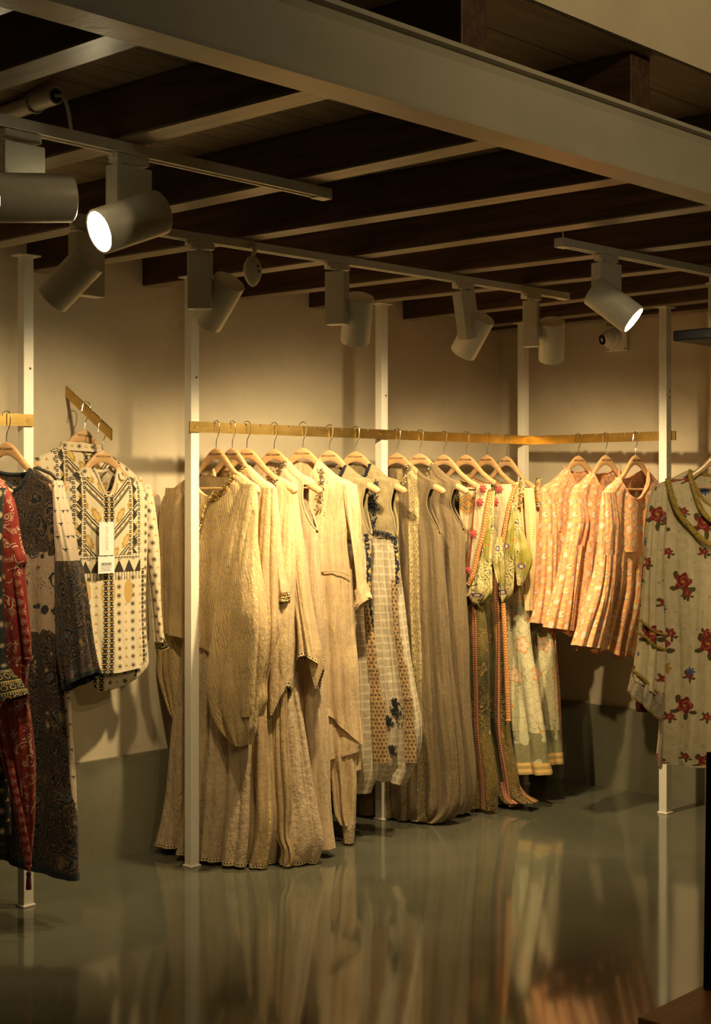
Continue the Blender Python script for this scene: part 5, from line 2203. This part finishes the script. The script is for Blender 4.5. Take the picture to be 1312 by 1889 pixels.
# ------------------------------------------------------------------ right rail: peach blouses
PG = 'peach rose print blouses on the right rail'
for k, (nu, nv, tip, nL, body, tier, lab, hl_) in enumerate((
    (1067, 840, 1001, .33, [(925, 998, 1120), (980, 996, 1125)], [(977, 995, 1126), (1060, 988, 1130), (1150, 977, 1172, 1132)],
     'peach rose print blouse nearest the corner post, first of the three', 'first wooden hanger right of the corner post'),
    (1117.5, 839, 1056, .43, [(925, 1052, 1168), (1000, 1043, 1172)], [(997, 1042, 1173), (1080, 1028, 1170), (1160, 1010, 1200, 1160)],
     'peach rose print blouse in the middle of the three', 'middle hanger of the three holding peach blouses'),
    (1172.8, 839, 1117, .58, [(925, 1110, 1222), (1018, 1105, 1214)], [(1015, 1104, 1215), (1080, 1095, 1208), (1130, 1081, 1200), (1193, 1063, 1218, 1182)],
     'peach rose print blouse nearest the right hand post, with loose gathered tier', 'third hanger right of the corner post, nearest the right hand post'))):
    Fk = Frame(RD, dR, nu, nv, tip, near='L')
    hanger(Fk, hl_ if 'wooden' in hl_ else 'wooden ' + hl_)
    g = garment(Fk, 'blouse', lab, 'blouse', PG)
    nk = (nL, .36, .12, .02)
    uL = [body[0][1], body[-1][1], tier[1][1], tier[-1][1]]
    v3 = tier[-1][0]
    drape(Fk, 'sleeve', PEACH, g, [(908, uL[0] + 2, uL[0] + 26), (960, uL[0] - 1, uL[0] + 30), (body[-1][0] + 8, uL[1] - 1, uL[1] + 31)], (.014, .03, .032), 5, (.001, .004, .006), 180 + k, r0=.015, nr=40, nc=72)
    drape(Fk, 'sleeve_flounce', PEACH, g, [(body[-1][0] + 5, uL[1] - 2, uL[1] + 32), (1080, uL[2] - 1, uL[2] + 36), (v3 - 3, uL[3] - 1, v3 + 4, uL[3] + 44)], (.034, .042, .045), 8, (.003, .008, .012), 190 + k, r0=.018, nr=50, nc=96, gather=.003)
    b = drape(Fk, 'bodice', PEACH, g, [W(nL, .36), W(.75, .72), W(1, 1)] + body, (.020, .034, .036, .038), 8, (.001, .006, .009), 80 + k, neck=nk, gather=.002, nc=120)
    neck_band(b, Fk, nk, g, PEACH, .004)
    c = drape(Fk, 'ruffled_tier', PEACH, g, tier, (.038, .044, .05), 13, (.004, .011, .016), 84 + k, gather=.004, nc=160, hem=lambda c, s, q: .014 * np.sin(q * 40))

# ------------------------------------------------------------------ rose printed kurta at the right edge (rail outside the frame)
P4 = pxy(1345, 818, 5.2)
F14 = Frame(Vector((P4.x, P4.y, 0)), Vector((0, 1, 0)), 1345, 818, ex=Vector((.985, -.174, 0)).normalized(), hl=.275)
F14.A = Vector((P4.x, P4.y, 0))
F14.loc = Vector((P4.x, P4.y, F14.zn))
hanger(F14, 'wooden hanger at the right edge, its dark arm above the rose printed kurta')
rq = F14.vis.copy()
railP = Vector((P4.x, P4.y, 0)) - rq * .5
o4 = rail(railP, railP + rq * .62, 'brass rail end outside the right edge, holding the rose printed kurta', [.3, .4, .5, .58], z0=F14.zn + .1085)
pc = railP - rq * .02
post(Vector((pc.x, pc.y, 0)), 'white post outside the right edge, carrying the rail of the rose printed kurta')
g = garment(F14, 'kurta', 'cream kurta printed with red roses, hanging in front of the right hand post', 'kurta')
nk = (.52, .4, .16, .03)
b = drape(F14, 'body', ROSEK, g, [W(.52, .4), W(.8, .8), W(1, 1), (930, 1210, 1478), (1000, 1216, 1474), (1100, 1220, 1472), (1250, 1222, 1478), (1340, 1217, 1482), (1395, 1211, 1484), (1405, 1214, 1424, 1484)],
          (.020, .035, .05, .055, .06), 9, (.001, .008, .014, .014), 91, neck=nk, nr=80, nc=128)
neck_band(b, F14, nk, g, ROSEB, .006)
strip(F14, [(1232, 882, .03), (1240, 915, .056), (1252, 945, .064), (1268, 966, .068), (1290, 990, .07), (1312, 1005, .07), (1345, 1015, .07)], g, ROSEB, .020, .05, 'yoke_border')
strip(F14, [(1272, 872, .034), (1280, 900, .056), (1290, 930, .062), (1302, 950, .064), (1330, 975, .066)], g, ROSEB, .018, .05, 'neck_border')
c = drape(F14, 'sleeve', ROSEK, g, [(898, 1203, 1232), (930, 1193, 1235), (991, 1185, 1232), (1058, 1179, 1228), (1126, 1175, 1230), (1190, 1172, 1232), (1240, 1164, 1296, 1228)],
          (.02, .045, .05, .055), 6, (.002, .009, .013), 92, r0=.03, sharp=.7)
c = drape(F14, 'sleeve_hem', SPECK, g, [(1232, 1166, 1290, 1229), (1250, 1160, 1312, 1228), (1268, 1156, 1336, 1226)], (.056, .056, .055), 6, (.020, .013), 92, r0=.031, nr=20, sharp=.7)
hem_trim(c, g, ROSEB, .006, .002, 'sleeve_border')
strip(F14, [(1176, 1140, .088), (1195, 1155, .092), (1210, 1166, .088), (1228, 1172, .07)], g, ROSEB, .010, .08, 'sleeve_border')
strip(F14, [(1166, 1236, .088), (1185, 1250, .095), (1205, 1270, .092), (1226, 1290, .075)], g, ROSEB, .012, .08, 'sleeve_border')
strip(F14, [(1173, 1165, .088), (1190, 1175, .093), (1210, 1192, .09), (1228, 1200, .07)], g, ROSEB, .012, .08, 'sleeve_border')
c = drape(F14, 'sleeve_lining', MAROON, g, [(1270, 1172, 1222), (1298, 1172, 1222), (1312, 1176, 1216)], (.03, .03, .02), 4, (.002, .006), 93, r0=.0, nr=20, nc=56)
c = drape(F14, 'side_edge', SPECK, g, [(1325, 1216, 1228), (1370, 1212, 1228), (1405, 1211, 1226), (1418, 1216, 1222)], (.02, .022, .016), 2, (.001, .004), 94, r0=.045, nr=30, nc=48)

# ------------------------------------------------------------------ left: paisley dress
F0 = Frame(RA1, D1, 12, 815, 113)
hanger(F0, 'wooden hanger at the left edge, above the navy paisley dress')
g = garment(F0, 'dress', 'long dark navy paisley dress with bell cuff, in front of the leftmost post', 'dress')
nk = (.45, .5, .10, .025)
b = drape(F0, 'body', NAVYP, g, [W(.45, .5), W(.8, .8), W(1, 1), (925, -60, 112), (1000, -62, 108), (1100, -64, 106), (1250, -68, 118), (1400, -72, 132), (1500, -74, 138), (1545, -76, 1622, 142)],
          (.020, .035, .045, .05, .055), 8, (.001, .007, .011, .013), 101, neck=nk, nr=90, nc=128)
neck_band(b, F0, nk, g, NAVYPL, .007)
hem_trim(b, g, NAVYPL, .02, .002)
c = drape(F0, 'sleeve', SPRIG, g, [(886, 96, 114), (935, 101, 124), (1000, 103, 138), (1048, 104, 147)], (.02, .034, .038), 5, (.001, .005, .007), 102, r0=.02, nr=40, nc=72)
c = drape(F0, 'bell_cuff', NAVYC, g, [(1034, 103, 148), (1055, 103, 153), (1100, 103, 161), (1180, 107, 172), (1225, 112, 179), (1277, 122, 1236, 182)], (.04, .045, .05, .055), 6, (.002, .010, .016), 103, r0=.024, nr=50, sharp=.7)
hem_trim(c, g, NAVYPL, .012, .002, 'cuff_trim')
drape(F0, 'side_panel', SPRIG, g, [(1255, 114, 127), (1330, 119, 132), (1450, 127, 139), (1550, 133, 142), (1600, 137, 144)], (.008, .010, .010), 2, (.001, .003), 104, r0=.0, nr=50, nc=40)
strip(F0, [(67, 862, .03), (80, 868, .035), (96, 876, .03), (109, 896, .0)], g, NAVYC, .012, .03, 'shoulder_piping', n=20)

# black kurta and red stole at the left edge
F15 = Frame(RA1, D1, -78, 812, 24)
hanger(F15, 'wooden hanger just outside the left edge, under the red stole')
g = garment(F15, 'kurta', 'black kurta with gold sprigs and a gold banded cuff, cut by the left edge', 'kurta')
b = drape(F15, 'body', NAVYK, g, [W(.4, .4), W(.8, .8), W(1, 1), (930, -160, 8), (1040, -162, 10), (1240, -165, 14), (1400, -168, 18), (1540, -170, 22)],
          (.020, .035, .045, .05), 7, (.001, .006, .010), 111, nr=70)
c = drape(F15, 'sleeve', NAVYK, g, [(900, -22, 10), (1000, -24, 12), (1100, -26, 13), (1200, -26, 18), (1245, -26, 1238, 24)], (.03, .04, .045), 4, (.001, .006), 112, r0=.045, nr=50, nc=64)
c = drape(F15, 'cuff', NAVYCF, g, [(1238, -28, 1234, 22), (1265, -30, 1256, 38), (1305, -34, 1281, 50)], (.05, .055, .055), 4, (.001, .006), 113, r0=.06, nr=30, nc=72)
g = garment(F15, 'stole', 'red printed stole with zigzag border and tassel, hanging at the left edge', 'stole')
b = drape(F15, 'cloth', RED, g, [(872, -50, -8), (900, -48, 14), (935, -48, 29), (998, -48, 39), (1035, -46, 49), (1050, -44, 44), (1100, -40, 48), (1160, -36, 54), (1205, -30, 56), (1250, -26, 51), (1300, -20, 53), (1387, 4, 60), (1463, 22, 62), (1530, 34, 62), (1580, 46, 58), (1606, 50, 55)],
          (.02, .03, .03, .025, .02, .008), 5, (.002, .007, .008, .002), 114, r0=.022, nr=100, nc=72, sharp=.7)
strip(F15, [(28, 1050, .045), (36, 1100, .05), (45, 1160, .05), (52, 1215, .045)], g, REDB, .030, .05, 'zigzag_border')
strip(F15, [(12, 1380, .045), (26, 1450, .05), (38, 1510, .05), (47, 1560, .045), (52, 1598, .04)], g, REDB, .026, .05, 'zigzag_border')
h_, z_ = F15.P(53, 1606, .022)
bm = bmesh.new()
lathe(bm, (h_, -.022, z_ + .01), (0, 0, -1), [(0, 0), (0, .0035), (.020, .003), (.016, .008), (.026, .0085), (.030, .006), (.034, .008), (.072, .010), (.072, 0)], 18)
bm_obj('tassel', bm, MAROON, g, True)

# ------------------------------------------------------------------ blouses on the sloping arm
FA1 = Frame(wf0, -D2, 156, 792, ex=D1)
hanger(FA1, 'wooden hanger higher up on the sloping brass arm, nearer the wall', roll=.10)
g = garment(FA1, 'blouse', 'cream block printed blouse hanging behind its twin, nearer the left wall', 'blouse', 'cream block printed blouses on the sloping arm')
b = drape(FA1, 'body', CREAM, g, [(819, 114, 828, 184), (834, 86, 846, 214), (848, 60, 872, 246), (880, 56, 893, 258), (940, 62, 950, 256), (1050, 66, 250), (1150, 72, 246), (1200, 84, 238)],
          (.025, .04, .035, .035), 6, (.001, .004, .008), 121)
drape(FA1, 'sleeve', CREAMSL, g, [(880, 246, 262), (950, 252, 268), (1100, 256, 272), (1180, 258, 272)], (.02, .028, .03), 4, (.001, .005), 122, r0=-.01, nr=40, nc=56)
drape(FA1, 'collar', CREAMSL, g, [(814, 112, 822, 186), (830, 106, 836, 192)], (.03, .035), 2, (.001, .001), 123, r0=.003, nr=8, nc=72)
FA2 = Frame(wf0, -D2, 189, 830, ex=D1)
hanger(FA2, 'wooden hanger at the outer end of the sloping brass arm')
g = garment(FA2, 'blouse', 'cream block printed blouse with a white price tag, front one on the sloping arm', 'blouse', 'cream block printed blouses on the sloping arm')
b = drape(FA2, 'body', CREAM, g, [(866, 147, 872, 223), (876, 134, 884, 248), (888, 122, 900, 270), (915, 116, 918, 278), (960, 120, 275), (1050, 124, 270), (1120, 130, 269), (1167, 138, 271), (1205, 150, 273), (1243, 162, 1226, 264)],
          (.025, .042, .04, .04, .04), 5, (.001, .003, .006, .008), 124, neck=(.24, .24, .105, .012, -.072, -.072), hem=lambda c, s, q: .012 * c * c - .008, nc=120, nr=80, low=.003)
drape(FA2, 'back_tail', CREAM, g, [(1170, 150, 271), (1210, 155, 1205, 274), (1245, 165, 1232, 268), (1266, 172, 1258, 240), (1276, 178, 1270, 214)], (.020, .014, .012), 4, (.001, .006), 125, r0=-.035, nr=40, nc=72)
drape(FA2, 'sleeve', CREAMSL, g, [(893, 254, 277), (925, 260, 285), (975, 265, 291), (1027, 269, 294), (1094, 275, 297), (1150, 280, 301), (1186, 285, 1180, 304)], (.022, .032, .032, .03), 4, (.001, .004, .006), 126, r0=.005, nr=50, nc=64)
drape(FA2, 'cuff', NAVYCF, g, [(1180, 285, 1174, 303), (1192, 287, 1184, 308), (1202, 289, 1190, 312)], (.03, .032, .03), 2, (.001, .002), 127, r0=.005, nr=14, nc=48)
drape(FA2, 'sleeve', CREAMSL, g, [(888, 112, 134), (950, 108, 133), (1050, 106, 132), (1150, 110, 134)], (.022, .032, .03), 4, (.001, .004), 128, r0=-.01, nr=40, nc=56)
drape(FA2, 'collar', CREAMSL, g, [(862, 146, 868, 224), (880, 140, 886, 230)], (.03, .037), 2, (.001, .001), 129, r0=.004, nr=8, nc=72, open_arc=(4.1, 5.3))
neck_band(b, FA2, (.24, .24, .105, .012, -.072, -.072), g, CREAMSL, .006, 'neck_edge')
# price tag
tg = g
r0 = .062
for (a, b2, c_, d_, nm) in ((183, 963, 210, 1024, 'price_tag'), (181, 1027, 211, 1057, 'price_tag')):
    h0, z0 = FA2.P(a, b2, r0)
    h1, z1 = FA2.P(c_, d_, r0)
    bm = bmesh.new()
    box(bm, ((h0 + h1) / 2, -r0, (z0 + z1) / 2), (h1 - h0, .0016, z0 - z1), bev=.0004)
    tb = bm_obj(nm, bm, PAPER, g)
    tb['label'] = 'white card tag'
    if b2 < 1000:
        text_mesh('RITU KUMAR', .0155, INKGOLD, tb, ((h0 + h1) / 2, -r0 - .0012, (z0 + z1) / 2), (PI / 2, PI / 2, 0), ext=.0003)
    else:
        bm = bmesh.new()
        rg = random.Random(4)
        x = h0 + .014
        while x < h1 - .012:
            w_ = rg.choice((.0006, .0012, .002))
            box(bm, (x, -r0 - .001, (z0 + z1) / 2 + .003), (w_, .0004, .011))
            x += w_ + rg.choice((.0008, .0014))
        bm_obj('barcode', bm, INKB, tb)
        bm = bmesh.new()
        for k in range(4):
            zz = (z0 + z1) / 2 - .007 - k * .0048
            box(bm, ((h0 + h1) / 2 - .004 * (k % 2), -r0 - .001, zz), ((h1 - h0) * (.72 - .1 * (k % 3)), .0004, .0012))
        bm_obj('print_lines', bm, INKB, tb)
bm = bmesh.new()
ha, za = FA2.P(195, 925, .055)
hb, zb_ = FA2.P(197, 966, r0)
tube(bm, [(ha, -.055, za), ((ha + hb) / 2 + .002, -.062, (za + zb_) / 2), (hb, -r0 - .002, zb_)], .0011, 6)
bm_obj('tag_string', bm, INKB, g, True)
